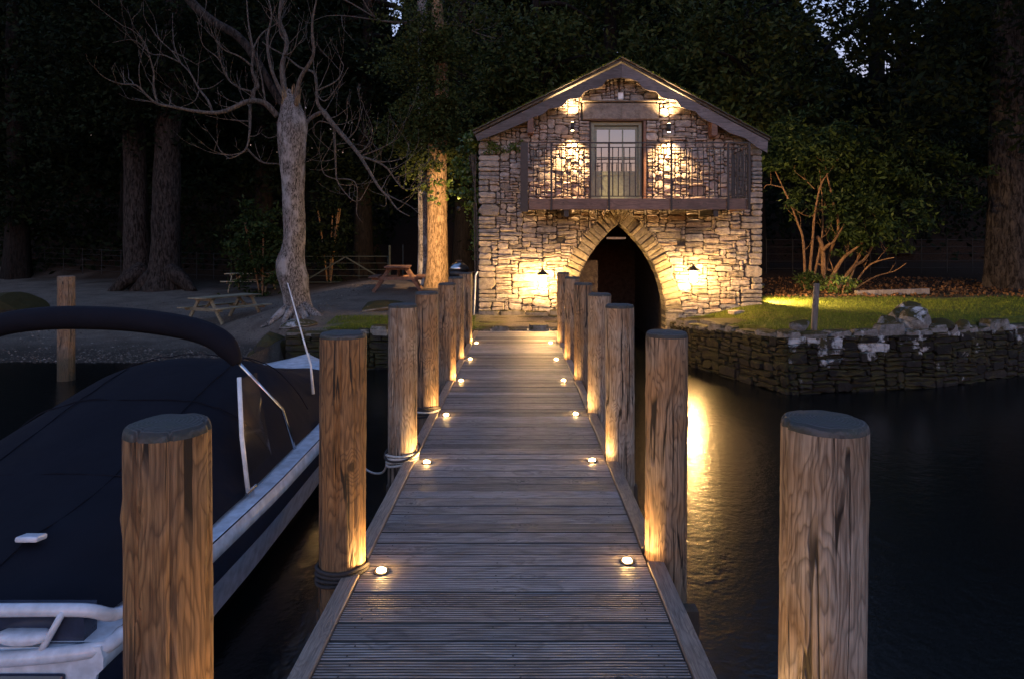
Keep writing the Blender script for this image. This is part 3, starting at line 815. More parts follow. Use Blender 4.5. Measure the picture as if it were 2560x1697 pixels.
# ------------------------------------------------------------------ quay, dock and shore walls
retaining_wall('quay_wall', 'mossy stone quay wall below the gravel beach, behind the boat', 'quay wall', QUAY, [.0, .0], (M['mossy'], M['slab']), 21, 160)
retaining_wall('dock_wall', 'short stone wall dropping from the ledge to the arch water', 'dock wall', DOCK_L, [.0, .06], (M['mossy'], M['slab']), 22, 40, cap=False)
retaining_wall('dock_wall', 'mossy brown stone wall running from the arch to the shore corner', 'dock wall', DOCK_R, [-.06, .10, .27], (M['mossy'], M['slab']), 23, 180)
retaining_wall('shore_wall', 'dark stone shore wall with white lichen patches below the lawn', 'shore wall', FRONT, [.27, .26, .20, .2], (M['lichen'], M['boulder']), 24, 280)
# stone ledge at the end of the deck
led = empty('stone_ledge', (0, 15.8, 0), 'flat worn stone ledge between the deck end and the boathouse', 'stone ledge')
rl = random.Random(3)
def slab(mat, w, d, h, name, parent, loc, rz=0, seed=0, tilt=0.0):
    r = random.Random(seed); n = 12; vs = []
    for zz, kk in ((-h, 1.0), (-.012, 1.0), (0, .95)):
        for i in range(n):
            an = 2 * math.pi * (i + .5) / n
            ex = math.copysign(abs(math.cos(an)) ** .4, math.cos(an)); ey = math.copysign(abs(math.sin(an)) ** .4, math.sin(an))
            rr = random.Random(seed * 99 + i).uniform(.90, 1.04)
            vs.append((ex * w / 2 * kk * rr, ey * d / 2 * kk * rr, zz + r.uniform(-.008, .008)))
    vs.append((0, 0, .006)); fs = [(q*n+i, q*n+(i+1) % n, (q+1)*n+(i+1) % n, (q+1)*n+i) for q in range(2) for i in range(n)] + [(2*n+i, 2*n+(i+1) % n, 3*n) for i in range(n)]
    m = MB(); m.add(vs, fs); o = m.build(name, mat, parent)
    o.matrix_local = Matrix.Translation(loc) @ Matrix.Rotation(rz, 4, 'Z') @ Matrix.Rotation(tilt, 4, 'Y'); return o
k = 0
for (x, y, w, d, z) in ((-.45,15.35,.95,.55,.03),(.45,15.36,.9,.52,.035),(.98,15.3,.35,.6,.05),(-.62,15.95,.75,.6,.07),(.12,15.95,.8,.62,.075),(.85,15.93,.62,.6,.08),
                        (-.55,16.45,.9,.42,.12),(.28,16.46,.75,.4,.13),(.92,16.45,.5,.42,.14),(-1.15,16.55,.5,.4,.13)):
    slab(M['slab'], w, d, .14, 'ledge_stone', led, (x, y - 15.8, z), rl.uniform(-.06, .06), k, rl.uniform(-.02, .02)); k += 1
# footing stones at the foot of the front wall
for x, w in ((-.75,.5),(-.2,.62),(.4,.55),(.95,.45)):
    slab(M['slab'], w, .26, .2, 'footing_stone', led, (x, .86, .24 + rl.uniform(-.03, .03)), rl.uniform(-.1, .1), k); k += 1
sl = [('flat mossy slab on the dock wall beside the arch pier', 4.15, 15.9, 1.0, .8, .12), ('pale block of stone at the foot of the lit corner', 5.1, 16.1, .34, .3, .30), ('broad moss-edged slab between arch pier and lawn', 4.6, 14.9, 1.1, 1.1, .20)]
for lab, x, y, w, d, z in sl:
    o = slab(M['slab'] if w > .5 else M['quoin'], w, d, .18, 'stone_slab', None, (x, y, z), .3, k); k += 1; tag(o, lab, 'stone slab')

# ------------------------------------------------------------------ jetty
jet = empty('jetty', (-.07, 8, 0), 'long timber jetty of grooved planks leading to the boathouse', 'jetty')
PX0, PX1 = -.888, .732; W_ = PX1 - PX0
def plank_mesh(seed):
    r = random.Random(seed); prof = []; n = 7; w = .1395; g = w / n
    for q in range(n):
        y = -w / 2 + q * g
        prof += [(y + g * .10, -.0005), (y + g * .72, 0), (y + g * .80, -.0042), (y + g * .98, -.0042)]
    prof = [(-w / 2, -.010), (-w / 2 + .005, -.002)] + prof[:-2] + [(w / 2 - .005, -.002), (w / 2, -.010), (w / 2, -.032), (-w / 2, -.032)]
    m = MB(); n = len(prof); nxs = 6
    vs = [(-W_ / 2 + W_ * i / (nxs - 1), y + .0012 * math.sin(i * 1.7 + seed), z + (.0009 * math.sin(i * 2.3 + seed * 1.9) if z > -.02 else 0)) for i in range(nxs) for y, z in prof]
    fs = [(i*n+k_, (i+1)*n+k_, (i+1)*n+(k_+1) % n, i*n+(k_+1) % n) for i in range(nxs - 1) for k_ in range(n)]
    fs += [tuple(range(n)), tuple(range((nxs-1)*n, nxs*n))[::-1]]
    m.add(vs, fs); me = m.mesh('plank'); me.materials.append(M['deck']); me.materials.append(M['black'])
    bm_fix(me); n0 = len(me.polygons); k0 = MB(); k0.v = [tuple(q.co) for q in me.vertices]; k0.f = [tuple(p.vertices) for p in me.polygons]
    for x in (-.70, -.06, .68):
        for y in (-.038, .04):
            a0 = x + r.uniform(-.02, .02); b0 = y + r.uniform(-.004, .004)
            k0.add([(a0 + .0055 * math.cos(q), b0 + .0055 * math.sin(q), .0008) for q in np.arange(0, 6.2, 1.05)], [tuple(range(6))])
    me2 = k0.mesh('plank'); me2.materials.append(M['deck']); me2.materials.append(M['screw'])
    for p in me2.polygons[n0:]: p.material_index = 1
    return me2
def bm_fix(me):
    import bmesh
    b = bmesh.new(); b.from_mesh(me); bmesh.ops.recalc_face_normals(b, faces=b.faces); b.to_mesh(me); b.free()
pm = [plank_mesh(s) for s in range(7)]
LIGHTS = [(-.784,3.86),(-.79,5.79),(-.80,7.40),(-.80,9.28),(-.805,11.04),(-.82,12.85),(-.82,14.86), (.625,3.98),(.617,5.84),(.607,7.44),(.594,9.29),(.585,10.99),(.575,12.85),(.54,14.88),(-.78,1.92),(.63,2.12)]
rp = random.Random(5)
yy = 15.03 - .075
while yy > -1.6:
    o = link_mesh('plank', rp.choice(pm), None, jet, ((PX0 + PX1) / 2 + .07 + rp.uniform(-.002, .002), yy - 8, rp.uniform(-.0028, .0028)))
    o.rotation_euler = (rp.uniform(-.006, .006), 0, rp.choice((0, math.pi)) + rp.uniform(-.0012, .0012)); yy -= .15
screw = MB(); screw.tube([(0, 0, -.004), (0, 0, .0012)], .0045, 6)
PL = [(-1.013,1.98,.116),(-1.015,3.90,.130),(-1.015,5.90,.124),(-1.03,7.58,.127),(-1.0,9.34,.122),(-1.035,11.1,.122),(-1.02,12.85,.122)]
PR = [(.966,2.20,.131),(.866,4.06,.122),(.866,5.90,.123),(.877,7.56,.126),(.87,9.38,.125),(.845,11.05,.122),(.828,12.94,.120)]
for side, posts, xa, xb in ((-1, PL, PX0 - .098, PX0 - .006), (1, PR, PX1 + .006, PX1 + .102)):
    bounds = [-1.65] + [p[1] for p in posts] + [15.03]
    for a, b in zip(bounds, bounds[1:]):
        ga = .10 if a > 0 else 0; gb = .10 if b < 15 else 0
        m = MB(); m.box(((xa + xb) / 2 + .07, (a + b) / 2 - 8, -.012), (xb - xa, b - a - ga - gb, .05)); m.build('edge_board', M['edge'], jet, bevel=.005)
    m = MB(); m.box((xa + .045 * (1 + side) + .07 + (.02 if side < 0 else -.0), 6.7 - 8, -.145), (.05, 16.6, .19)); m.build('side_beam', M['edge'], jet)
for x in (-.5, .35):
    m = MB(); m.box((x + .07, 6.7 - 8, -.12), (.07, 16.6, .17)); m.build('joist', M['under'], jet)
for p in PL:
    m = MB(); m.box((0, p[1] - 8 - .02, -.30), (2.15, .09, .17)); m.build('cross_beam', M['under'], jet)

# ------------------------------------------------------------------ mooring posts
def post_mesh(seed, r0, z0, z1, fine=True):
    r = random.Random(seed); seg = 84 if fine else 40; nz = 60 if fine else 26
    cracks = [(r.uniform(0, 6.28), r.uniform(-1, .6), r.uniform(.5, 2.2), r.uniform(.010, .022), r.uniform(-.15, .15)) for _ in range(9)]
    knots = [(r.uniform(0, 6.28), r.uniform(.05, 1.2), r.uniform(.02, .04)) for _ in range(7)]
    zs_ = list(np.linspace(z0, z1 - .03, nz)) + [z1 - .022, z1 - .012, z1 - .004, z1]
    rad = [1.0] * nz + [.995, .975, .93, .84]
    vs = []
    off = seed * 3.7
    for z, k_ in zip(zs_, rad):
        for i in range(seg):
            a = 2 * math.pi * i / seg
            rr = r0 * (1 + .014 * noise.noise((math.cos(a) * 1.3 + off, math.sin(a) * 1.3, z * .8)) + .012 * noise.noise((math.cos(a) * 7 + off, math.sin(a) * 7, z * 1.3)))
            rr += .0022 * noise.noise((a * 9 + off, z * 16, 3.3))
            for ca_, c0, c1, dp, sl_ in cracks:
                if c0 < z < c0 + c1:
                    d = (a - ca_ - sl_ * (z - c0) * .4 + .02 * noise.noise((z * 5, ca_, 1)) + math.pi) % (2 * math.pi) - math.pi
                    if abs(d) < math.pi / seg * 1.05: rr -= dp * min(1, (z - c0) * 6) * min(1, (c0 + c1 - z) * 6)
            for ka, kz, kr in knots:
                d = math.hypot(((a - ka + math.pi) % (2 * math.pi) - math.pi) * r0, (z - kz) * .8)
                if d < kr: rr += .006 * math.cos(d / kr * math.pi / 2)
            vs.append((math.cos(a) * rr * k_, math.sin(a) * rr * k_, z + (.004 * noise.noise((math.cos(a) * 2 + off, math.sin(a) * 2, 8)) if z > z1 - .025 else 0)))
    n = len(zs_); fs = [(j*seg+i, j*seg+(i+1) % seg, (j+1)*seg+(i+1) % seg, (j+1)*seg+i) for j in range(n-1) for i in range(seg)]
    return vs, fs, seg, nz, n
ordn = ['nearest', 'second', 'third', 'fourth', 'fifth', 'sixth', 'last']
postmats = [['post_a', 'post_a', 'post_c', 'post_b', 'post_b', 'post_b', 'post_b'], ['post_c', 'post_b', 'post_c', 'post_c', 'post_b', 'post_b', 'post_b']]
postlab = [['thick orange-brown post nearest the boat stern, with knots and cracks',
            'dark-grained post with a black rope round its foot beside the boat bow',
            'grey weathered post with white and black rope round its foot',
            'brown post with coiled pale and dark rope, behind the white-roped post',
            'brown post fifth from the front on the boat side of the jetty',
            'slim-looking brown post second from the house end on the boat side',
            'brown post closest to the house on the boat side, by the grass'],
           ['grey streaky post nearest the camera over the open water',
            'brown post at the second light on the open water side, by the golden reflection',
            'greyish mottled post third from the front on the arch side',
            'wavy-grained post fourth from the front on the arch side',
            'brown post fifth from the front, before the dark arch mouth',
            'brown post second from the house end on the arch side',
            'brown post closest to the house on the arch side, under the lantern']]
for side, posts in enumerate((PL, PR)):
    for k_, (x, y, r0) in enumerate(posts):
        z1 = (1.33, 1.345, 1.335, 1.325, 1.325, 1.325, 1.325)[k_] if side == 0 else (1.285, 1.33, 1.33, 1.31, 1.325, 1.33, 1.33)[k_]
        seed = side * 10 + k_ + 1
        vs, fs, seg, nz, n = post_mesh(seed, r0, -2.0, z1, k_ < 4)
        root = empty('mooring_post', (x, y, 0), postlab[side][k_], 'post', 'mooring posts along the jetty')
        tip = nz - 2 + 1
        body = [f for f in fs if f[2] // seg < nz]; capf = [f for f in fs if f[2] // seg >= nz]
        m = MB(); m.v = vs[:nz * seg]; m.f = body; m.build('shaft', M[postmats[side][k_]], root, True)
        b0 = (nz - 1) * seg
        m = MB(); m.v = vs[b0:] + [(0, 0, z1 + .004)]; ncap = len(vs) - b0
        m.f = [tuple(q - b0 for q in f) for f in capf] + [(ncap - seg + i, ncap - seg + (i + 1) % seg, ncap) for i in range(seg)]
        m.build('post_top', M['post_cap'], root, True)
        rr_ = random.Random(seed * 7); root.rotation_euler = (rr_.uniform(-.006, .006), rr_.uniform(-.006, .006), 0)
        if k_ == 0: root.rotation_euler = (0, (-.006 if side == 0 else .012), 0)
# ropes tied round the posts
def rope(label, x, y, r0, z, turns, mats, tilt):
    root = empty('mooring_rope', (x, y, z), label, 'rope', 'ropes round the mooring posts')
    for q in range(turns):
        pts = []; rr = .0105
        for i in range(49):
            a = 2 * math.pi * i / 48
            pts.append((math.cos(a) * (r0 + .012), math.sin(a) * (r0 + .012), (q - turns / 2) * .021 + tilt * math.cos(a + q * .4) + .004 * math.sin(3 * a + q)))
        m = MB(); m.tube(pts, rr, 7, False); m.build('rope_turn', M[mats[q % len(mats)]], root, True)
    return root
rope('black rope tied round the foot of the dark-grained post', PL[1][0], PL[1][1], .130, .0, 4, ['rope_dark'], .012)
r_ = rope('white rope crossed by a black one round the grey weathered post', PL[2][0], PL[2][1], .124, .02, 4, ['rope_white'], .02)
m = MB(); m.tube([(math.cos(a) * .15, math.sin(a) * .15, .045 + .05 * math.cos(a * 1.0 - 1.1)) for a in np.linspace(0, 2 * math.pi, 49)], .010, 6, False); m.build('black_strand', M['rope_dark'], r_, True)
rope('dark rope with pale turns round the brown post behind the white-roped one', PL[3][0], PL[3][1], .127, .02, 5, ['rope_dark', 'rope_dark', 'rope_white'], .015)
pts = [(PL[2][0] - .13, 5.9 + .05, -.02), (-1.25, 6.2, -.22), (-1.45, 6.5, -.30), (-1.65, 6.75, -.22), (-1.84, 6.95, .02)]
m = MB(); m.tube(smooth_path(pts, 6), .010, 6); tag(m.build('mooring_line', M['rope_white'], None, True), 'pale mooring line sagging from the white-roped post to the boat', 'rope')

# ------------------------------------------------------------------ deck lights
dl_lab = []
for k_, (x, y) in enumerate(LIGHTS):
    side = 'boat' if x < 0 else 'arch'
    foot = {0: 'at the foot of the second post', 1: 'at the foot of the third post', 2: 'at the foot of the fourth post', 3: 'at the foot of the fifth post', 4: 'at the foot of the sixth post', 5: 'at the foot of the last post', 6: 'in the last plank before the ledge'}.get(k_ % 7, '')
    if k_ >= 14: foot = 'at the foot of the nearest post'
    root = empty('deck_light', (x, y, .0), f'small lit round deck light {foot} on the {side} side', 'deck light', 'lights set into the jetty')
    m = MB(); m.tube([(0, 0, -.03), (0, 0, .003), (0, 0, .006)], [.046, .046, .034], 18); m.build('rim', M['steel'], root)
    m = MB(); m.tube([(0, 0, .0055), (0, 0, .013), (0, 0, .018)], [.026, .023, .012], 14); m.build('lens', M['lamp_lens'], root)
    light('deck_lamp', 'SPOT', (x, y, .022), 20 if y > 2.05 else 34, WARM, (math.pi, 0, 0), .012, spot_size=R(172), spot_blend=.2)

# ------------------------------------------------------------------ small posts and sticks
def plain_post(name, label, cat, base, r0, h, mat, lean=(0, 0), square=False):
    m = MB(); n = 12
    zz = np.linspace(0, h, 7); pts = [(lean[0] * z, lean[1] * z, z) for z in zz]
    pts = [(-lean[0]*.5, -lean[1]*.5, -.5)] + pts + [(lean[0] * h, lean[1] * h, h + .012)]
    m.tube(pts, [r0] * (len(pts) - 1) + [r0 * .8], n)
    return tag(m.build(name, mat, None, False, loc=base), label, cat)
b = P(153, 877, 13.4); plain_post('mooring_post', 'lone weathered post standing in the shallows off the gravel beach', 'post', (b.x, 13.4, -1.1), .155, 1.225 + 1.1, M['post_b'])
plain_post('lawn_post', 'slim leaning timber post at the edge of the lawn', 'post', (5.43, 12.62, .22), .055, .90, M['grey_wood'], (.06, 0))
b = P(2060, 680, 19.0); m = MB(); m.box((0, 0, 0), (2.02, .16, .15), m=Matrix.Rotation(-.03, 3, 'Y')); tag(m.build('timber_beam', M['grey_wood'], None, bevel=.008, loc=(b.x, 19.0, gz(b.x, 19) + .07)), 'squared timber beam lying on the grass before the shrubs', 'timber')

# ------------------------------------------------------------------ boulders on the shore wall
def boulder(label, c, d, seed, mat):
    import bmesh
    b_ = bmesh.new(); bmesh.ops.create_icosphere(b_, subdivisions=3, radius=1.0); r = random.Random(seed)
    cuts = [(Vector((r.gauss(0, 1), r.gauss(0, 1), r.gauss(0, .8))).normalized(), r.uniform(.55, .85)) for _ in range(9)]
    for v_ in b_.verts:
        p = v_.co.copy()
        for n_, dd in cuts:
            q = p.dot(n_)
            if q > dd: p -= n_ * (q - dd) * .9
        p += p.normalized() * .06 * noise.noise(p * 2.5 + Vector((seed, 0, 0)))
        v_.co = Vector((p.x * d[0], p.y * d[1], p.z * d[2]))
    me = bpy.data.meshes.new('boulder'); b_.to_mesh(me); b_.free()
    o = link_mesh('boulder', me, mat, None, c); o.rotation_euler = (0, 0, r.uniform(0, 3)); return tag(o, label, 'boulder')
for k_, (u, v_, Y, d, lab) in enumerate(((2003,753,12.5,(.20,.16,.14),'small grey boulder beside the slim lawn post'), (2118,738,13.0,(.36,.28,.24),'large pale lichened boulder on top of the shore wall'),
        (2078,732,13.3,(.24,.2,.20),'rounded grey boulder leaning on the large pale one'), (2100,716,13.5,(.30,.22,.17),'moss-capped boulder at the top of the rock heap'),
        (2045,742,13.2,(.20,.17,.12),'dark low boulder at the lawn end of the rock heap'), (2172,752,13.1,(.26,.2,.15),'mossy boulder on the far side of the rock heap'), (2225,757,13.3,(.2,.17,.16),'dark broken boulder between rock heap and wall end'),
        (2060,758,12.7,(.16,.12,.09),'green mossy stone below the rock heap'))):
    if k_ == 0: u = 1848
    c = P(u, v_, Y); boulder(lab, c, d, 40 + k_, M['boulder'] if k_ not in (7, 5) else M['mossy'])
boulder('jagged dark rock at the beach end of the quay wall', (-5.35, 14.9, -.42), (.45, .4, .42), 61, M['mossy'])
boulder('low dark rock at the waterline below the pale tree', (-5.75, 14.85, -.68), (.35, .3, .25), 62, M['mossy'])
boulder('flat pale rock among the roots of the pale tree', (-5.0, 15.35, .06), (.5, .4, .12), 63, M['boulder'])
c = P(28, 690, 22); boulder('long mossy rock on the far beach by the lone post', (c.x, 22, gz(c.x, 22) + .25), (1.3, .7, .5), 64, M['mossy'])
boulder('low mossy mound on the gravel by the red table', (-3.6, 17.7, gz(-3.6, 17.7)), (1.0, .55, .17), 65, M['slab'])

# ------------------------------------------------------------------ boat
boat = empty('motor_boat', (-3.1, 3.2, ZW), 'white motor boat under a navy canvas cover moored beside the jetty', 'boat')
BX, BY0, BL, HB = -3.1, 3.15, 6.9, 1.25
def bpart(mb, name, mat, **kw):
    par = kw.pop('parent', boat)
    o = mb.build(name, mat, par, **kw)
    if par is boat: o.matrix_local = Matrix.Translation((3.1, -3.2, -ZW))
    return o
def hb(t): return HB * (.94 + .06 * min(1, t / .3)) if t < .5 else HB * max(0, 1 - ((t - .5) / .5) ** 2.5)
def sheer(t): return .0 + .22 * t ** 2
def hull_ring(t):
    w = hb(t); z = sheer(t); fl = 1 - .16 * t
    keel = -1.12 + .75 * max(0, (t - .75) / .25) ** 2
    return [(w, z), (w * 1.012, z - .05), (w * 1.012, z - .10), (w * .985, z - .13), (w * .955 * fl ** .3, z - .33), (w * .93 * fl ** .5, z - .37), (w * .90 * fl, -.62), (w * .78 * fl, -.86), (0, keel)]
NS = 26
ts = [i / (NS - 1) for i in range(NS)]
def strip(i0, i1, name, mat):
    m = MB()
    for s in (-1, 1):
        vs = []
        for t_ in ts:
            ring = hull_ring(t_)[i0:i1 + 1]
            for w, z in ring: vs.append((BX + s * w, BY0 + BL * t_ * (1 + .0 * z), z))
        k_ = i1 - i0 + 1
        fs = [(i*k_+j, (i+1)*k_+j, (i+1)*k_+j+1, i*k_+j+1) for i in range(NS-1) for j in range(k_-1)]
        if s < 0: fs = [f[::-1] for f in fs]
        m.add(vs, fs)
    return bpart(m, name, mat, smooth=True)
strip(0, 3, 'gunwale', M['gel']); strip(3, 4, 'boot_stripe', M['hullblue']); strip(4, 5, 'rub_strake', M['gel']); strip(5, 6, 'hull_side', M['gel']); strip(6, 8, 'hull_bottom', M['hullblack'])
# deck sheet: side decks and foredeck
m = MB(); vs = []
for t_ in ts:
    w, z = hull_ring(t_)[0]
    for f in (-1, -.86, -.4, 0, .4, .86, 1): vs.append((BX + w * f, BY0 + BL * t_, z + .012 + .03 * (1 - f * f) * sm(.45, .75, t_)))
m.add(vs, [(i*7+j, i*7+j+1, (i+1)*7+j+1, (i+1)*7+j) for i in range(NS-1) for j in range(6)]); bpart(m, 'deck', M['gel'], smooth=True)
# transom with recesses, cushion, rail
m = MB(); r0 = hull_ring(0); pts = [(BX + w, z) for w, z in r0] + [(BX - w, z) for w, z in r0[::-1][1:]]
m.prism([(x, z) for x, z in pts], BY0 - .02, BY0 + .02); bpart(m, 'transom', M['gel'])
m = MB(); m.tube(smooth_path([(BX - 1.16, BY0 + .10, .06), (BX - 1.08, BY0 + .02, .15), (BX - .6, BY0 - .02, .17), (BX, BY0 - .03, .175), (BX + .6, BY0 - .02, .17), (BX + 1.06, BY0 + .02, .15), (BX + 1.17, BY0 + .14, .07), (BX + 1.19, BY0 + .5, .03)], 6), .030, 8); bpart(m, 'stern_rim', M['gel'], smooth=True)
m = MB(); m.tube(smooth_path([(BX - 1.17, BY0 + .02, -.02), (BX - .6, BY0 - .05, -.045), (BX, BY0 - .065, -.05), (BX + .6, BY0 - .05, -.045), (BX + 1.12, BY0 + .0, -.025), (BX + 1.2, BY0 + .12, -.01)], 6), .036, 8); bpart(m, 'stern_moulding', M['gel'], smooth=True)
m = MB(); m.box((BX, BY0 + .06, .075), (2.16, .10, .15)); bpart(m, 'stern_well', M['hullblue'])
for x in (BX + .62, BX + 1.0, BX - .55):
    m = MB(); m.tube([(x, BY0 - .01, .16), (x - .10, BY0 - .03, -.03)], .016, 7); bpart(m, 'strut', M['gel'], smooth=True)
m = MB(); n_ = 14; vs = []
for k_, (zz, kk) in enumerate(((.025, .8), (.04, 1), (.06, 1), (.072, .75))):
    for q in range(n_): vs.append((BX + .82 + math.cos(2*math.pi*q/n_) * .13 * kk, BY0 - .01 + math.sin(2*math.pi*q/n_) * .06 * kk, zz))
m.add(vs, [(r*n_+q, r*n_+(q+1) % n_, (r+1)*n_+(q+1) % n_, (r+1)*n_+q) for r in range(3) for q in range(n_)] + [tuple(3*n_+q for q in range(n_))]); bpart(m, 'seat_pad', M['gel'], smooth=True)
for x in (BX - .55, BX + .62):
    m = MB(); m.box((x, BY0 - .03, -.16), (.8, .03, .09)); bpart(m, 'transom_recess', M['hullblue'], bevel=.02)
m = MB(); m.box((BX, BY0 - .22, -.30), (2.1, .40, .07)); bpart(m, 'swim_platform', M['gel'], bevel=.03)
# canvas over cockpit and windscreen
CY0, CY1 = BY0 + .12, 8.9
cov = [(CY0, .16), (3.7, .26), (4.4, .33), (5.1, .50), (5.8, .68), (6.3, .78), (6.6, .78), (7.0, .64), (7.5, .50), (8.2, .36), (8.9, .24)]
m = MB(); vs = []; NC = 15; nst = 24
for i in range(nst):
    y = CY0 + (CY1 - CY0) * i / (nst - 1); t_ = (y - BY0) / BL; zt = lerp_tab(cov, y); ze = sheer(t_) + .03; w = hb(t_) - .10 - .04 * sm(4.0, 6.5, y)
    for j in range(NC):
        f = -1 + 2 * j / (NC - 1); prof = (1 - abs(f) ** 3.2) ** .55
        # the cover runs almost flat across with tucked sides
        fx = f * (1 - .10 * prof)
        vs.append((BX + w * fx, y, ze + (zt - ze) * prof + .03 * noise.noise((f * 3, y * 1.6, 0)) + .012 * noise.noise((f * 9, y * 5, 2))))
m.add(vs, [(i*NC+j, i*NC+j+1, (i+1)*NC+j+1, (i+1)*NC+j) for i in range(nst-1) for j in range(NC-1)])
m.add([vs[(nst-1)*NC+j] for j in range(NC)] + [(BX, CY1 + .05, sheer(.7) + .10)], [(j, j+1, NC) for j in range(NC-1)][::1])
m.add([vs[j] for j in range(NC)] + [(BX, CY0 - .02, .05)], [(j+1, j, NC) for j in range(NC-1)])
cover = bpart(m, 'canvas_cover', M['canvas'], smooth=True)
sf = cover.modifiers.new('s', 'SUBSURF'); sf.levels = 1; sf.render_levels = 1
c = P(60, 1243, 4.1); m = MB(); m.box((-2.62, 3.66, .275), (.12, .09, .03), m=Matrix.Rotation(-.15, 3, 'X')); bpart(m, 'cover_vent', M['gel'], bevel=.01)
# seams of the cover
def cov_pt(y, f):
    t_ = (y - BY0) / BL; zt = lerp_tab(cov, y); ze = sheer(t_) + .03; w = hb(t_) - .10 - .04 * sm(4.0, 6.5, y); prof = (1 - abs(f) ** 3.2) ** .55
    return (BX + w * f * (1 - .10 * prof), y, ze + (zt - ze) * prof + .03 * noise.noise((f * 3, y * 1.6, 0)) + .012 * noise.noise((f * 9, y * 5, 2)) + .004)
for y in (4.45, 5.5, 6.6):
    m = MB(); m.tube([cov_pt(y, f) for f in np.linspace(-.97, .97, 40)], .005, 5, False); bpart(m, 'cover_seam', M['canvas'])
for f in (-.45, .45):
    m = MB(); m.tube([cov_pt(y, f) for y in np.linspace(CY0 + .05, 8.3, 50)], .005, 5, False); bpart(m, 'cover_seam', M['canvas'])
# folded canopy in its boot, arching over the cockpit
ap = [(-2.30,5.55,.88),(-2.36,5.55,.98),(-2.47,5.56,1.08),(-2.70,5.58,1.16),(-3.1,5.6,1.22),(-3.5,5.6,1.245),(-3.9,5.6,1.24),(-4.25,5.6,1.19),(-4.50,5.6,1.08),(-4.62,5.58,.92)]
m = MB(); pp = smooth_path(ap, 5); n = len(pp); m.tube(pp, [.035 + .060 * min(1, math.sin(math.pi * (i + .6) / (n + .2)) * 2.2) for i in range(n)], 10); boot = bpart(m, 'canopy_boot', M['canvas'], smooth=True)
m = MB(); m.tube([(-2.30,5.55,.90),(-2.02,5.80,.45),(-1.93,5.85,.10)], .014, 7); bpart(m, 'canopy_strut', M['chrome'], smooth=True)
m = MB(); m.tube([(-2.09,5.08,.86),(-2.03,4.98,.45),(-1.95,4.90,.06)], .017, 8); bpart(m, 'support_pole', M['white'], smooth=True)
m = MB(); m.add([(-2.10,5.10,.84),(-2.02,4.98,.12),(-2.02,5.55,.14),(-2.16,5.6,.80)], [(0,1,2,3)]); bpart(m, 'clear_panel', M['clear'])
m = MB(); m.tube([(-2.12,7.0,.32),(-2.15,7.02,.6),(-2.40,7.05,1.45)], [.018,.012,.005], 6); bpart(m, 'antenna', M['white'], smooth=True)
for y in (4.0, 4.93, 6.9):
    m = MB(); x = BX + hb((y - BY0) / BL) - .08; z = sheer((y - BY0) / BL) + .03
    m.tube([(x, y - .09, z + .035), (x, y + .09, z + .035)], .011, 6); m.box((x, y - .03, z + .012), (.02, .02, .04)); m.box((x, y + .03, z + .012), (.02, .02, .04)); bpart(m, 'cleat', M['chrome'])

# ------------------------------------------------------------------ picnic tables, barbecue, gate, fences
def picnic(label, loc, rz, mat, L=1.7):
    root = empty('picnic_table', loc, label, 'picnic table', 'picnic tables on the gravel'); root.rotation_euler = (0, 0, rz)
    for k_ in range(5):
        m = MB(); m.box((0, -.30 + .15 * k_, .73), (L, .138, .038)); m.build('top_slat', mat, root, bevel=.004)
    for s in (-1, 1):
        for q in (0, 1):
            m = MB(); m.box((0, s * (.60 + .14 * q), .44), (L, .13, .036)); m.build('seat_slat', mat, root, bevel=.004)
        x = s * (L / 2 - .28)
        for q in (-1, 1):
            m = MB(); m.bar((x, q * .70, 0), (x, q * .22, .71), .045, .09); m.build('leg', mat, root)
        m = MB(); m.box((x + .045 * s, 0, .40), (.04, 1.46, .09)); m.build('cross_bar', mat, root)
        m = MB(); m.box((x + .045 * s, 0, .685), (.04, .66, .07)); m.build('top_bearer', mat, root)
        m = MB(); m.bar((x, 0, .42), (x - s * .34, 0, .70), .04, .07); m.build('brace', mat, root)
    return root
def gnd(u, Y, v=700):
    x = (u - 1201) * Y / K; return (x, Y, gz(x, Y))
picnic('greenish weathered picnic table alone on the near gravel', gnd(522, 20.6), R(66), M['table'], 2.1)
picnic('picnic table half hidden behind the pale tree trunk', gnd(583, 28.0), R(4), M['table'], 2.0)
picnic('reddish picnic table beside the ivy-clad trunk', gnd(920, 20.6), R(97), M['table_red'], 1.7)
c = gnd(1060, 18.6); bq = empty('barbecue', c, 'dark barbecue with a lit domed lid between the trunk and the boathouse', 'barbecue')
m = MB(); m.tube([(0,0,.62),(0,0,.70),(0,0,.84)], [.18,.27,.29], 14); m.build('bowl', M['black'], bq, True)
m = MB(); m.tube([(0,0,.86),(0,0,.95),(0,0,1.04),(0,0,1.08)], [.29,.26,.15,.05], 14); m.build('lid', M['chrome'], bq, True)
m = MB(); m.box((0,0,1.11), (.14,.03,.03)); m.build('handle', M['black'], bq)
for a in range(3):
    m = MB(); m.bar((math.cos(a*2.1+.5)*.30, math.sin(a*2.1+.5)*.30, 0), (math.cos(a*2.1+.5)*.15, math.sin(a*2.1+.5)*.15, .68), .025, .025); m.build('leg', M['black'], bq)
m = MB(); m.box((.42, 0, .80), (.30, .34, .025)); m.build('side_shelf', M['timber'], bq)
c = gnd(1096, 16.5); m = MB(); m.tube([(-.04,0,.0),(-.02,0,.4),(0,0,.95),(.05,0,1.05)], .018, 7)
o = m.build('hose_pipe', M['white'], None, True, loc=(c[0] + .02, 16.6, gz(c[0], 16.6))); tag(o, 'thin white pipe standing against the boathouse corner', 'pipe')
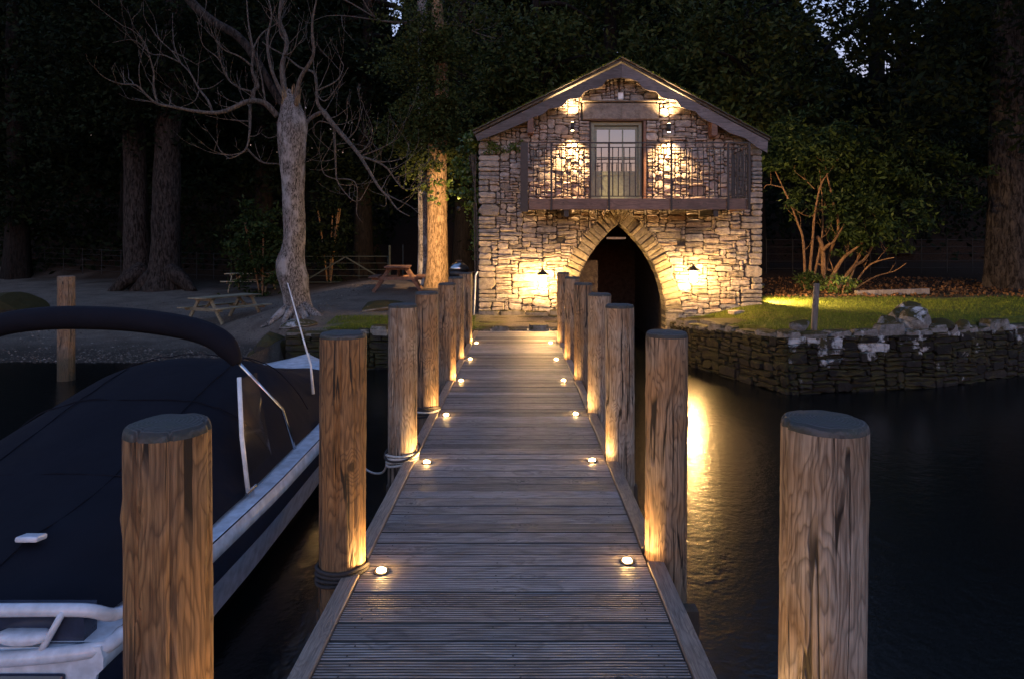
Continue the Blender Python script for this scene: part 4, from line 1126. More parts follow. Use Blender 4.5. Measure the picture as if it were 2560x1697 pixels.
def fence_run(name, label, cat, pts, n, rails, h, mat, pr=.025):
    root = empty(name, (0, 0, 0), label, cat)
    path = [Vector(p) for p in pts]
    seg = [(a, b) for a, b in zip(path, path[1:])]; tot = sum((b - a).length for a, b in seg)
    pos = []
    for i in range(n + 1):
        d = tot * i / n
        for a, b in seg:
            L = (b - a).length
            if d <= L + 1e-6: p = a + (b - a) * (d / L); break
            d -= L
        p.z = gz(p.x, p.y); pos.append(p)
    for p in pos:
        m = MB(); m.box((p.x, p.y, p.z + h / 2 - .1), (pr, pr, h + .25)); m.build('fence_post', mat, root)
    for r_ in range(rails):
        z = h * (.18 + .82 * r_ / (rails - 1)) - .03
        m = MB(); m.tube([(p.x, p.y, p.z + z) for p in pos], .010, 5, False); m.build('rail', mat, root)
    return root
def G2(u, Y): return ((u - 1201) * Y / K, Y, 0)
fence_run('estate_fence', 'thin dark metal rail fence behind the twin-trunk tree', 'fence', [G2(60, 34), G2(420, 33), G2(660, 31)], 14, 5, 1.25, M['fence'])
fence_run('estate_fence', 'thin dark metal rail fence between lawn shrubs and wood', 'fence', [G2(1770, 24.5), G2(2050, 25), G2(2420, 25.5)], 11, 5, 1.25, M['fence'])
# field gate
g0 = Vector((*G2(700, 30.2)[:2], 0)); g1_ = Vector((*G2(896, 30.2)[:2], 0)); zb = gz(g0.x, 30.2) + .12
gate = empty('field_gate', (g0.x, 30.2, zb), 'green metal field gate with inverted V braces', 'gate'); W = g1_.x - g0.x
for z in (0, .28, .56, .84, 1.14):
    m = MB(); m.tube([(0, 0, z), (W, 0, z)], .022 if z in (0, 1.14) else .013, 6); m.build('bar', M['galv'], gate)
for x in (0, W * .33, W * .66, W):
    m = MB(); m.tube([(x, 0, 0), (x, 0, 1.14)], .024 if x in (0, W) else .013, 6); m.build('stile', M['galv'], gate)
for a in (0, W):
    m = MB(); m.bar((a, -.03, .0), (W / 2, -.03, 1.12), .012, .06); m.build('brace', M['galv'], gate)
for u, h, lab in ((900, 1.35, 'green gate post at the latch end of the field gate'), (931, 1.35, 'slim fence post beyond the gate latch'), (972, 1.6, 'tall green post by the ivy-clad trunk')):
    x = (u - 1201) * 29.5 / K; m = MB(); m.tube([(0, 0, -.2), (0, 0, h)], .05 if u != 931 else .03, 8); tag(m.build('gate_post', M['galv'], None, loc=(x, 29.5, gz(x, 29.5))), lab, 'post')

# ------------------------------------------------------------------ trees and leaves
def leaf_mesh(name, centres, sizes, rs, mat, parent=None, aspect=.5, droop=.3, fold=.25, label=None):
    """centres Nx3, sizes N: one folded diamond leaf each (two triangles)"""
    n = len(centres); g = np.random.default_rng(rs)
    d = g.normal(size=(n, 3)); d[:, 2] = d[:, 2] * .7 - droop; d /= np.linalg.norm(d, axis=1)[:, None]
    q = g.normal(size=(n, 3)); q -= (q * d).sum(1)[:, None] * d; q /= np.linalg.norm(q, axis=1)[:, None]
    nn = np.cross(d, q); L = sizes[:, None]; Wd = L * aspect * .5
    c = centres
    v0 = c - d * L * .5; v2 = c + d * L * .5; v1 = c + q * Wd + nn * Wd * fold; v3 = c - q * Wd + nn * Wd * fold
    vs = np.stack([v0, v1, v2, v3], 1).reshape(-1, 3).astype(np.float32)
    me = bpy.data.meshes.new(name); me.vertices.add(4 * n); me.vertices.foreach_set('co', vs.ravel())
    b = np.arange(n) * 4
    tri = np.stack([b, b + 1, b + 2, b, b + 2, b + 3], 1).reshape(-1).astype(np.int32)
    me.loops.add(6 * n); me.loops.foreach_set('vertex_index', tri)
    me.polygons.add(2 * n); me.polygons.foreach_set('loop_start', np.arange(2 * n, dtype=np.int32) * 3)
    me.polygons.foreach_set('loop_total', np.full(2 * n, 3, dtype=np.int32))
    me.update(calc_edges=True); me.validate()
    return link_mesh(name, me, mat, parent)
def clumps(g, c, r, n_clump, n_leaf, cr, shell=.6, zmin=None):
    """leaf centres in clumps spread through an ellipsoid"""
    u = g.normal(size=(n_clump, 3)); u /= np.linalg.norm(u, axis=1)[:, None]
    rad = shell + (1 - shell) * g.random(n_clump); rad *= (1 + .18 * g.normal(size=n_clump))
    cc = np.array(c) + u * rad[:, None] * np.array(r)
    k = g.integers(0, n_clump, n_leaf)
    rr = cr * (.6 + .8 * g.random(n_clump))
    p = cc[k] + g.normal(size=(n_leaf, 3)) * rr[k][:, None] * np.array((1, 1, .6)) * .6
    if zmin is not None: p = p[p[:, 2] > zmin]
    return p
def tapered_trunk(path, radii, seg=18, seed=0, rough=.06, flare=None):
    pts = smooth_path(path, 6); n = len(pts); k0 = len(radii)
    rads = [np.interp(i / (n - 1) * (k0 - 1), range(k0), radii) for i in range(n)]
    vs = []
    for i, p in enumerate(pts):
        for k in range(seg):
            a = 2 * math.pi * k / seg
            r = rads[i] * (1 + rough * noise.noise((math.cos(a) * 1.6 + seed, math.sin(a) * 1.6, p.z * .9)) + rough * .6 * noise.noise((math.cos(a) * 4 + seed, math.sin(a) * 4, p.z * 2.2)))
            if flare:
                f = max(0, 1 - i / (n * .28)); r *= 1 + flare * f * f * (.75 + .55 * math.cos(a * 5 + seed))
            vs.append((p.x + math.cos(a) * r, p.y + math.sin(a) * r, p.z))
    fs = [(i*seg+k, i*seg+(k+1) % seg, (i+1)*seg+(k+1) % seg, (i+1)*seg+k) for i in range(n-1) for k in range(seg)]
    fs.append(tuple((n-1)*seg + k for k in range(seg)))
    m = MB(); m.add(vs, fs); return m
def bg_tree(name, label, x, y, h, tr, crown, mat, bmat, seed, leaves, size, cr=.8, lean=(0, 0), group=None, shell=.45, limbs=6):
    z0 = gz(x, y); root = empty(name, (x, y, z0), label, 'tree', group); r = random.Random(seed); g = np.random.default_rng(seed)
    path = [(0, 0, -.4), (lean[0] * .3, lean[1] * .3, h * .3), (lean[0] * .7 + r.uniform(-.3, .3), lean[1] * .7, h * .65), (lean[0], lean[1], h)]
    tapered_trunk(path, [tr, tr * .85, tr * .6, tr * .2], 14, seed, .06, .5).build('trunk', bmat, root, True)
    (cx, cy, cz), rad = crown
    for k in range(limbs):
        a = k * 2.4 + r.random(); zz = h * r.uniform(.35, .85); e = (cx + math.cos(a) * rad[0] * .8, cy + math.sin(a) * rad[1] * .8, min(zz + r.uniform(.5, 2.5), cz + rad[2] * .8))
        b = (lean[0] * zz / h, lean[1] * zz / h, zz)
        m = MB(); m.tube(smooth_path([b, ((b[0]+e[0])/2, (b[1]+e[1])/2, (b[2]+e[2])/2 + .35), e], 5), [tr * .35 * (1 - i / 12) + .015 for i in range(11)], 7); m.build('limb', bmat, root, True)
    p = clumps(g, (cx, cy, cz), rad, max(14, int(leaves / 90)), leaves, cr, shell)
    p = p[p[:, 2] > .25]
    s = size * (.6 + .8 * g.random(len(p)))
    leaf_mesh('crown', p, s, seed, mat, root, .42)
    return root
WOOD = 'trees of the dark wood'
TREES = [  # u, Y, trunk height, radius, crown half-widths, crown base & top (v on the picture's height), leaves
 ('evergreen_tree', 'dark evergreen tree directly behind the boathouse ridge', 1420, 30, 15, .5, (4.2, 3.2), (300, -200), 'leaf_yew', 11000, .26),
 ('evergreen_tree', 'olive-leaved tree with lit sprays above the ivy side of the roof', 1235, 27, 13, .35, (3.0, 2.5), (330, 10), 'leaf_yew', 8000, .24),
 ('evergreen_tree', 'dense green tree overhanging the lawn side of the roof', 1740, 26.5, 13, .45, (3.9, 3.0), (400, -40), 'leaf_yew', 10500, .26),
 ('evergreen_tree', 'broad dark tree behind the multi-stemmed shrub', 2010, 29, 14, .5, (4.6, 3.2), (500, 170), 'leaf_dark', 9500, .28),
 ('evergreen_tree', 'great dark tree with reddish trunk at the edge of the lawn', 2335, 21, 24, .62, (6.5, 5.5), (470, -700), 'leaf_dark', 30000, .24),
 ('evergreen_tree', 'black evergreen filling the gap between ivy trunk and pale tree', 840, 33, 17, .45, (4.6, 3.2), (520, 40), 'leaf_dark', 11000, .30),
 ('evergreen_tree', 'dark evergreen rising behind the broken pale tree', 610, 35, 19, .5, (5.0, 3.5), (530, -330), 'leaf_dark', 15000, .30),
 ('evergreen_tree', 'dark evergreen behind the twin-trunk tree', 300, 38, 20, .5, (6.0, 3.5), (540, -330), 'leaf_dark', 15000, .32),
 ('evergreen_tree', 'shadowy evergreen over the lone post and beach', 40, 33, 18, .5, (5.0, 3.5), (580, -330), 'leaf_dark', 15000, .32),
 ('evergreen_tree', 'dark evergreen behind the ivy-clad trunk', 1070, 32, 17, .45, (3.6, 3.0), (520, 60), 'leaf_dark', 10000, .28),
 ('evergreen_tree', 'tall dark tree high over the lawn side of the gable', 1650, 37, 20, .5, (5.0, 3.5), (260, -330), 'leaf_dark', 14000, .30),
 ('broad_tree', 'open-crowned tree with sky showing through above the shrubs', 2080, 34, 19, .45, (6.0, 3.5), (250, -60), 'leaf_dark', 4300, .30),
]
for k_, (nm, lab, u, Y, h, tr, (rx, ry), (vb, vt), mt, nl, sz) in enumerate(TREES):
    x = (u - 1201) * Y / K; z0 = gz(x, Y)
    zb_, zt_ = 1.84 - (vb - 567) * Y / K - z0, 1.84 - (vt - 567) * Y / K - z0
    bg_tree(nm, lab, x, Y, h, tr, ((0, 0, (zb_ + zt_) / 2), (rx, ry, (zt_ - zb_) / 2)), M[mt], M['bark_dark'] if k_ != 4 else M['bark_big'], 100 + k_, nl, sz, .85, group=WOOD)
# the wood farther back reads as one mass
g = np.random.default_rng(5); n = 130000
px = g.uniform(-74, 66, n); py = g.uniform(44, 60, n)
H = np.array([19 + 6 * noise.noise((a * .10, 3.0, 0)) + 3 * noise.noise((a * .33, 7.0, 0)) for a in px])
gap = np.exp(-((px / py - .52) / .15) ** 2) * 13 + np.exp(-((px / py + .185) / .022) ** 2) * 9
gzs = np.array([gz(a, b) for a, b in zip(px, py)])
pz = gzs + g.random(n) ** .8 * (H + 3 - gap - gzs * .55)
tag(leaf_mesh('distant_wood', np.stack([px, py, pz], 1),   .85 * (.6 + .8 * g.random(n)), 9, M['leaf_dark'], None, .7), 'dark mass of woodland closing the view behind the trees', 'woodland', kind='stuff')
# undergrowth on the slope behind fences
g = np.random.default_rng(6); n = 15000
px = g.uniform(-34, 30, n); py = g.uniform(33.5, 43, n); pz = np.array([gz(a, b) for a, b in zip(px, py)]) + g.random(n) * 1.6
keep = np.abs(px + 4.5) > 2.5
tag(leaf_mesh('undergrowth', np.stack([px, py, pz], 1)[keep], .35 * (.6 + .8 * g.random(keep.sum())), 10, M['leaf_dark'], None, .5), 'dark undergrowth on the slope behind the fences', 'undergrowth', kind='stuff')

# --- pale broken tree with bare branches
def C6(cx, cy, Y): return P(230.9 + .39045 * cx, .39045 * cy, Y)
TY = 17.0
ash = empty('bare_tree', (0, 0, 0), 'pale bark tree with snapped top and long bare branches by the gravel', 'tree')
tp = [(692,742,.36),(690,715,.355),(682,680,.335),(676,640,.375),(670,605,.345),(676,575,.275),(679,540,.265),(678,480,.265),(677,420,.275),(675,350,.325),(675,290,.345),(675,265,.30),(672,245,.235),(669,226,.14),(667,207,.045)]
m = tapered_trunk([P(u, v_, TY) for u, v_, r_ in tp], [r_ for u, v_, r_ in tp], 28, 3, .09)
m.build('trunk', M['bark_ash'], ash, True)
for k_ in range(22):
    r = random.Random(k_); b = P(671 + r.uniform(-20, 20), 248, TY) + Vector((0, r.uniform(-.17, .12), 0)); m = MB(); m.tube([b, b + Vector((r.uniform(-.03, .03), 0, r.uniform(.15, .25))), b + Vector((r.uniform(-.06, .06), 0, r.uniform(.28, .6)))], [.065, .045, .004], 5); m.build('splinter', M['bark_oak'], ash)
for k_, (dx, dz, l) in enumerate(((-.3,-.35,.9),(.25,-.3,.8),(-.1,-.4,.6),(.5,-.25,.7))):
    b = P(690, 715, TY); m = MB(); m.tube(smooth_path([b + Vector((dx*.4, -.15, .1)), b + Vector((dx, -.4, -.05)), b + Vector((dx*1.7, -.62, dz*.5 - .1)), b + Vector((dx*2.2, -.75, dz))], 4), [.14,.13,.12,.11,.10,.09,.08,.07,.06,.05,.04,.03,.03], 8); m.build('root', M['bark_ash'], ash, True)
BR = [  # cx, cy lists (enlarged coordinates of the photograph's upper left), start & end radius, depth drift
 ([(1050,690),(985,620),(925,600),(860,608),(795,638),(740,660),(670,670),(560,660),(430,635),(340,617),(280,570),(215,508),(130,500),(58,478)], .085, .012, -1.6),
 ([(340,617),(318,520),(318,430),(290,330),(262,250),(190,180),(130,155)], .032, .006, -.5),
 ([(665,668),(640,600),(588,530),(530,430),(478,375),(420,300),(350,230),(330,140)], .036, .006, .8),
 ([(430,635),(300,605),(190,582)], .025, .006, -.3),
 ([(588,530),(660,520),(735,470)], .018, .005, .4), ([(588,530),(560,600),(470,640)], .016, .005, -.4),
 ([(478,375),(380,330),(300,320),(200,240),(75,255)], .022, .005, -.6), ([(478,375),(435,250),(430,80)], .018, .005, .3), ([(420,300),(520,355),(590,395)], .015, .005, .3),
 ([(890,608),(888,700),(885,790),(865,880),(800,930),(745,942)], .048, .007, -.6),
 ([(870,880),(915,930),(970,965),(1050,972),(1110,985)], .028, .02, .2), ([(885,720),(800,715),(720,705),(620,685)], .022, .005, -.6), ([(960,965),(930,900),(915,840)], .013, .004, 0),
 ([(905,605),(910,540),(935,510),(900,420),(905,300),(880,150),(868,0)], .060, .014, .5), ([(905,400),(830,340),(740,300),(690,250),(640,140)], .03, .006, -.6), ([(900,300),(960,200),(1060,130),(1090,60)], .026, .006, .7),
 ([(760,470),(700,350),(610,270),(575,130)], .022, .005, -.5), ([(900,545),(820,520),(755,470),(720,400)], .03, .006, -.4),
 ([(980,620),(960,480),(930,330),(940,230)], .028, .006, .4),
 ([(1195,790),(1215,740),(1250,700),(1320,660)], .06, .05, .3), ([(1320,660),(1290,620),(1283,560),(1270,440),(1180,400),(1090,330),(1000,280),(960,250)], .055, .010, .5),
 ([(1090,330),(1110,270),(1060,180),(1085,0)], .028, .008, .3), ([(1090,335),(1150,290),(1180,140)], .026, .006, -.3), ([(1283,540),(1400,480),(1440,400),(1425,360)], .024, .005, .3), ([(1275,500),(1265,400),(1262,300)], .02, .005, .4), ([(1283,560),(1330,600),(1400,520),(1470,400)], .02, .005, -.3),
 ([(1320,660),(1380,740),(1460,830),(1530,915),(1590,1010),(1650,1110),(1705,1170),(1760,1240),(1830,1282)], .075, .010, -1.0),
 ([(1690,1150),(1770,1190),(1840,1225),(1902,1282)], .024, .006, -.4), ([(1545,930),(1610,950),(1690,990),(1750,1070),(1795,1118),(1860,1115),(1950,1062)], .036, .006, -.5), ([(1795,1118),(1808,1040),(1805,955)], .014, .004, .2),
 ([(1385,745),(1390,860),(1395,980),(1402,1065),(1440,1130),(1500,1190),(1545,1185)], .036, .006, -.3), ([(1402,1065),(1330,1035),(1310,970),(1350,890)], .016, .005, -.3), ([(1402,1060),(1490,1068),(1520,1110),(1520,1200),(1520,1270),(1552,1318)], .018, .005, -.4),
 ([(1460,830),(1520,760),(1560,620)], .02, .005, .3), ([(1530,915),(1590,850),(1610,760),(1560,640)], .02, .005, -.2), ([(1545,925),(1640,890),(1720,850),(1745,832)], .022, .005, -.4), ([(1600,950),(1700,960),(1800,935),(1842,898)], .022, .005, .4),
 ([(1385,745),(1300,720),(1260,780),(1330,860),(1420,930)], .018, .005, .3), ([(1390,860),(1470,850),(1580,870)], .016, .005, .2), ([(1350,700),(1400,690),(1480,630)], .018, .005, -.3), ([(1690,1150),(1690,1220),(1655,1215)], .013, .004, 0), ([(1700,1165),(1620,1140),(1590,1120)], .011, .004, 0),
 ([(1110,960),(1112,1080)], .02, .02, -.2), ([(1105,640),(1092,540),(1078,400),(1105,250),(1062,110),(1085,-70)], .10, .03, .5), ([(1150,640),(1185,470),(1262,330),(1255,150),(1290,-40)], .075, .015, -.4), ([(1100,600),(1020,430),(990,250),(1015,90),(985,-40)], .06, .012, .4), ([(1060,800),(1000,820),(955,792)], .016, .005, -.3),
]
TW = MB(); rt = random.Random(12)
def twig(mb, p, d, L, r0, depth, rnd):
    pts = [p.copy()]; n = 6; q = p.copy(); dd = d.normalized()
    for k in range(n):
        dd = (dd + Vector((rnd.uniform(-.28, .28), rnd.uniform(-.28, .28), rnd.uniform(-.05, .30)))).normalized()
        q = q + dd * (L / n); pts.append(q.copy())
        if depth > 0 and k in (2, 3, 4) and rnd.random() < .6:
            sd = (dd + Vector((rnd.uniform(-1, 1), rnd.uniform(-1, 1), rnd.uniform(-.2, .9)))).normalized()
            twig(mb, q, sd, L * rnd.uniform(.35, .6), r0 * .6, depth - 1, rnd)
    mb.tube(pts, [max(.0035, r0 * (1 - i / (n + .6))) for i in range(n + 1)], 4, False)
def add_branches(root, BRS, conv, Y0, mat, tw, rnd, dens=1.0):
    for pts, ra, rb, dr in BRS:
        n = len(pts)
        w = [conv(x, y, Y0 + dr * (i / max(1, n - 1)) + rnd.uniform(-.06, .06)) for i, (x, y) in enumerate(pts)]
        sp_ = smooth_path(w, 5); k_ = len(sp_)
        m = MB(); m.tube(sp_, [ra + (rb - ra) * (i / (k_ - 1)) ** .8 for i in range(k_)], 8 if ra > .03 else 6); m.build('branch', mat, root, True)
        for i in range(2, k_, 3):
            if rnd.random() < .55 * dens:
                d = (sp_[i] - sp_[i - 1]).normalized(); sd = (d * .5 + Vector((rnd.uniform(-.7, .7), rnd.uniform(-.8, .8), rnd.uniform(-.1, 1.0)))).normalized()
                twig(tw, sp_[i], sd, rnd.uniform(.35, 1.25), min(.014, ra * .35), 1, rnd)
add_branches(ash, BR, C6, TY, M['twig'], TW, rt)
tag(TW.build('twigs', M['twig'], ash), kind='stuff')
# thick limb reaching in from above, part of the same tree's far stem
limb_path = [(470,-120),(530,0),(620,92),(700,150),(800,205),(880,290),(960,420),(1040,560),(1100,640)]
w = [C6(x, y, TY + 1.1 - .9 * (i / 8)) for i, (x, y) in enumerate(limb_path)]
m = MB(); m.tube(smooth_path(w, 5), list(np.linspace(.13, .09, 41)), 12); m.build('limb', M['bark_big'], ash, True)

# --- twin-trunk old tree on the left
def trunk_path(pts, Y): return [P(u, v_, Y) for u, v_, r_ in pts], [r_ for u, v_, r_ in pts]
twin = empty('twin_trunk_tree', (0, 0, 0), 'huge old tree with two fused trunks and flaring roots on the beach', 'tree')
a, r_ = trunk_path([(330,690,.95),(326,660,.75),(318,600,.56),(314,500,.48),(312,400,.45),(306,250,.42),(296,100,.36),(285,-80,.28)], 29.4); tapered_trunk(a, r_, 22, 5, .09).build('trunk', M['bark_big'], twin, True)
a, r_ = trunk_path([(372,690,1.1),(378,662,.86),(382,610,.62),(384,500,.54),(386,400,.52),(388,300,.50),(396,150,.44),(410,-60,.34)], 28.8); tapered_trunk(a, r_, 24, 8, .09).build('trunk', M['bark_big'], twin, True)
for k_, (u, v_) in enumerate(((440,668),(300,690),(255,682),(395,690),(430,650))):
    b = P(372 if k_ != 2 else 330, 625, 28.8); e = P(u, v_, 28.1 + .3 * (k_ % 2)); m = MB()
    m.tube(smooth_path([b, (b + e) / 2 + Vector((.1, -.15, .15 if k_ != 3 else -.1)), e, e + (e - b) * .3 + Vector((0, 0, -.25))], 5), list(np.linspace(.40, .10, 16)), 9); m.build('root', M['bark_big'], twin, True)
g = np.random.default_rng(31); p = np.concatenate([clumps(g, (P(330, 60, 27.5)), (6.0, 2.4, 4.4), 110, 11000, .8, .35), clumps(g, (P(250, 230, 27.8)), (5.0, 1.4, 1.7), 50, 3600, .7, .3)]); leaf_mesh('crown', p, .24 * (.6 + .8 * g.random(len(p))), 31, M['leaf_dark'], twin, .45)
# --- ivy-clad oak by the house
oak = empty('oak_tree', (0, 0, 0), 'ivy-clad trunk lit amber beside the boathouse, red table at its foot', 'tree')
a, r_ = trunk_path([(1004,690,.52),(1008,660,.40),(1010,600,.345),(1010,500,.33),(1009,400,.325),(1013,300,.29),(1020,200,.24),(1012,60,.19),(1004,-100,.12)], 22.4)
tapered_trunk(a, r_, 24, 11, .07).build('trunk', M['bark_oak'], oak, True)
add_branches(oak, [([(1012,330),(1022,300),(1030,270)], .1, .05, -.3)], lambda x, y, Y: P(x, y, Y), 22.3, M['bark_oak'], TWO := MB(), random.Random(3), 0)
g = np.random.default_rng(41)
p = np.concatenate([clumps(g, P(1000, 330, 22.4), (1.3, 1.1, 1.5), 40, 4200, .42, .4), clumps(g, P(1000, 190, 22.6), (1.8, 1.2, 1.9), 40, 4200, .5, .4), clumps(g, P(960, 300, 22.8), (1.5, 1.0, 1.6), 30, 2400, .5, .4), clumps(g, P(1010, 60, 23), (2.0, 1.2, 1.4), 40, 2600, .5, .4), clumps(g, P(1018, 265, 21.85), (.75, .25, 1.15), 34, 2600, .26, .2), clumps(g, P(1010, 110, 21.9), (1.1, .3, 1.5), 34, 2600, .3, .2)])
leaf_mesh('crown', p, .12 * (.6 + .8 * g.random(len(p))), 42, M['leaf_yew'], oak, .55)
p = clumps(g, P(1008, 440, 22.2), (.40, .38, .55), 26, 420, .12, .8); leaf_mesh('ivy_leaves', p, .09 * (.6 + .8 * g.random(len(p))), 43, M['leaf_ivy'], oak, .8)
# --- slim bare tree behind, whose branches cross the top of the view
bare = empty('bare_tree', (0, 0, 0), 'slim pale trunk with bare pale branches against the sky gap, behind the ivy-clad trunk', 'tree')
TB = MB(); rb_ = random.Random(77); BYD = 23.6
a, r_ = trunk_path([(985,660,.34),(985,560,.29),(982,400,.25),(978,200,.21),(976,60,.18),(972,-80,.13)], BYD); tapered_trunk(a, r_, 14, 17, .06).build('trunk', M['bark_ash'], bare, True)
BB = [([(1905,70),(1830,132),(1700,130),(1640,115),(1590,60),(1555,0)], .06, .02, -1.2), ([(1905,90),(1960,155),(2100,150),(2250,205),(2340,230)], .06, .010, -1.0), ([(1880,150),(1970,205),(2000,300),(2060,380),(2125,432),(2170,452)], .04, .006, -1.0),
      ([(2080,150),(2120,80),(2180,60),(2260,-20)], .03, .008, -.5), ([(2040,150),(2060,90),(1990,-30)], .03, .008, .5), ([(2200,180),(2300,170),(2366,120)], .025, .006, -.5), ([(1700,130),(1560,110),(1430,95),(1330,100),(1235,140)], .03, .006, -.8),
      ([(1430,95),(1440,170),(1500,240)], .02, .005, -.2), ([(1440,0),(1500,30),(1640,115)], .03, .02, -.2), ([(1830,132),(1860,200),(1880,290)], .02, .005, -.3), ([(2250,205),(2290,260)], .015, .005, -.3), ([(2120,150),(2090,60),(2150,-20)], .02, .006, .3), ([(2170,165),(2230,90),(2320,40)], .02, .006, .3)]
add_branches(bare, BB, C6, BYD, M['twig'], TB, rb_, .7)
tag(TB.build('twigs', M['twig'], bare), kind='stuff')

# --- ivy on the boathouse corner and under the eave
ivy = empty('ivy', (HX0, YF, 0), 'bright green ivy climbing the boathouse corner and eave', 'ivy')
g = np.random.default_rng(51)
def add_ivy(name, p, s, seed):
    p = np.array(p) - np.array((HX0, YF, 0)); leaf_mesh(name, p, s * (.6 + .8 * g.random(len(p))), seed, M['leaf_ivy'], ivy, .85, .5)
p = np.concatenate([clumps(g, P(1078, 385, 17.5), (.26, .35, .55), 26, 900, .14, .6), clumps(g, P(1082, 335, 17.1), (.30, .35, .25), 18, 500, .13, .6), clumps(g, P(1086, 450, 17.2), (.18, .3, .45), 16, 380, .12, .6), clumps(g, P(1050, 450, 17.8), (.25, .3, .2), 8, 120, .10, .6), clumps(g, P(1098, 520, 17.4), (.10, .4, 1.0), 30, 500, .10, .5)])
add_ivy('foliage', p, .085, 52)
p = clumps(g, (-.42, 16.72, 4.22), (.62, .08, .20), 26, 700, .10, .5); p[:, 1] = np.clip(p[:, 1], 16.5, 16.78); add_ivy('foliage', p, .05, 53)
m = MB()
for k_ in range(6):
    r = random.Random(k_ + 90); x = HX0 - r.uniform(.03, .12); y = YF + r.uniform(.1, .7); m.tube(smooth_path([(x - HX0, y - YF, .1), (x - HX0 + r.uniform(-.08, .02), y - YF, 1.5), (x - HX0 - .05, y - YF + r.uniform(-.2, .2), 2.8), (x - HX0 - r.uniform(.02, .2), y - YF, 4.1)], 4), .016, 5)
m.build('stem', M['twig'], ivy)
# --- evergreen bush behind the pale tree
def bush(name, label, c, r, n, ncl, sz, mat, seed, cr=.2, cat='bush', stems=5):
    root = empty(name, c, label, cat); g = np.random.default_rng(seed); rr = random.Random(seed)
    p = clumps(g, (0, 0, r[2] * .95), r, ncl, n, cr, .5); p = p[p[:, 2] > 0]
    leaf_mesh('foliage', p, sz * (.6 + .8 * g.random(len(p))), seed, mat, root, .45)
    m = MB()
    for k in range(stems):
        a = rr.uniform(0, 6.28); m.tube(smooth_path([(math.cos(a) * .06, math.sin(a) * .06, -.1), (math.cos(a) * r[0] * .3, math.sin(a) * r[1] * .3, r[2] * .7), (math.cos(a) * r[0] * .6, math.sin(a) * r[1] * .6, r[2] * 1.5)], 4), .012 + .01 * r[2], 5)
    m.build('stem', M['stem'], root); return root
bush('evergreen_bush', 'tall dark bush standing behind the pale broken tree', gnd(606, 26.5), (1.1, .9, 1.9), 4200, 60, .19, M['leaf_shrub'], 61, .34)
bush('evergreen_bush', 'dark leafy bush peeping past the pale trunk towards the gate', gnd(760, 30.5), (.9, .8, 2.2), 2200, 40, .20, M['leaf_dark'], 62, .34)
# --- multi-stemmed shrub on the lawn side
shrub = empty('rhododendron', (0, 0, 0), 'large shrub of bare orange stems under drooping dark leaves', 'shrub')
def C8(cx, cy, Y): return P((1800 + cx * .48469) / 1.0825, cy * .48469 / 1.0825, Y)
SB = [([(440,1370),(430,1250),(400,1150),(370,1070),(325,970),(275,865)], .045, .016, .4), ([(455,1375),(478,1240),(490,1100),(520,960),(555,900)], .048, .018, -.3), ([(470,1370),(520,1260),(530,1150),(525,1000),(515,880)], .042, .014, .4),
      ([(535,1430),(530,1290),(500,1220)], .085, .05, .1), ([(530,1295),(560,1265),(590,1245),(640,1160)], .06, .02, -.4), ([(545,1430),(600,1390),(640,1330),(690,1290),(770,1230)], .075, .02, -.4), ([(600,1392),(680,1385),(745,1340),(790,1265),(830,1180)], .065, .02, .3),
      ([(590,1085),(575,1000),(545,880),(530,800)], .04, .015, .3), ([(600,1100),(610,1180),(570,1300),(545,1400)], .045, .04, .5), ([(670,1440),(760,1380),(830,1345),(900,1330)], .035, .012, -.6), ([(650,1420),(720,1310),(760,1200)], .045, .015, .5), ([(500,1360),(580,1395),(560,1330)], .03, .012, .2),
      ([(370,1070),(430,1110),(490,1120)], .018, .01, .1), ([(325,970),(250,955),(225,975)], .018, .008, .1), ([(490,980),(440,930),(400,900)], .016, .006, .2), ([(680,1440),(800,1430),(900,1400),(960,1360)], .03, .01, -.8)]
SY = 20.6; TS = MB(); rs_ = random.Random(8)
for pts, ra, rb, dr in SB:
    w = [C8(x, y, SY + dr * i / (len(pts) - 1)) for i, (x, y) in enumerate(pts)]
    if pts[0][1] > 1360: w[0].z = gz(w[0].x, w[0].y) - .05
    sp_ = smooth_path(w, 5); m = MB(); m.tube(sp_, list(np.linspace(ra, rb, len(sp_))), 9); m.build('stem', M['stem'], shrub, True)
    for i in range(4, len(sp_), 4):
        if rs_.random() < .6: twig(TS, sp_[i], Vector((rs_.uniform(-1, 1), rs_.uniform(-1, 1), rs_.uniform(0, 1))), rs_.uniform(.3, .9), .012, 1, rs_)
tag(TS.build('twigs', M['stem'], shrub), kind='stuff')
g = np.random.default_rng(71)
p = np.concatenate([clumps(g, C8(640, 850, 21.0), (2.3, 1.2, 1.5), 90, 5200, .30, .5), clumps(g, C8(760, 1120, 20.4), (1.9, 1.0, 1.2), 70, 3600, .27, .5), clumps(g, C8(430, 760, 21.6), (1.9, 1.2, 1.0), 60, 3000, .30, .5), clumps(g, C8(1030, 900, 21.2), (1.9, 1.1, 1.3), 60, 3000, .3, .5)])
leaf_mesh('foliage', p, .17 * (.6 + .8 * g.random(len(p))), 72, M['leaf_shrub'], shrub, .36, .55)
bush('fern_clump', 'low bushy fern clump at the foot of the shrub stems', gnd(1866, 19.9), (.42, .35, .30), 700, 26, .10, M['leaf_shrub'], 63, .14, 'fern')
bush('small_bush', 'small round green bush beside the timber beam', gnd(1938, 19.3), (.42, .35, .25), 800, 26, .09, M['leaf_ivy'], 64, .12)
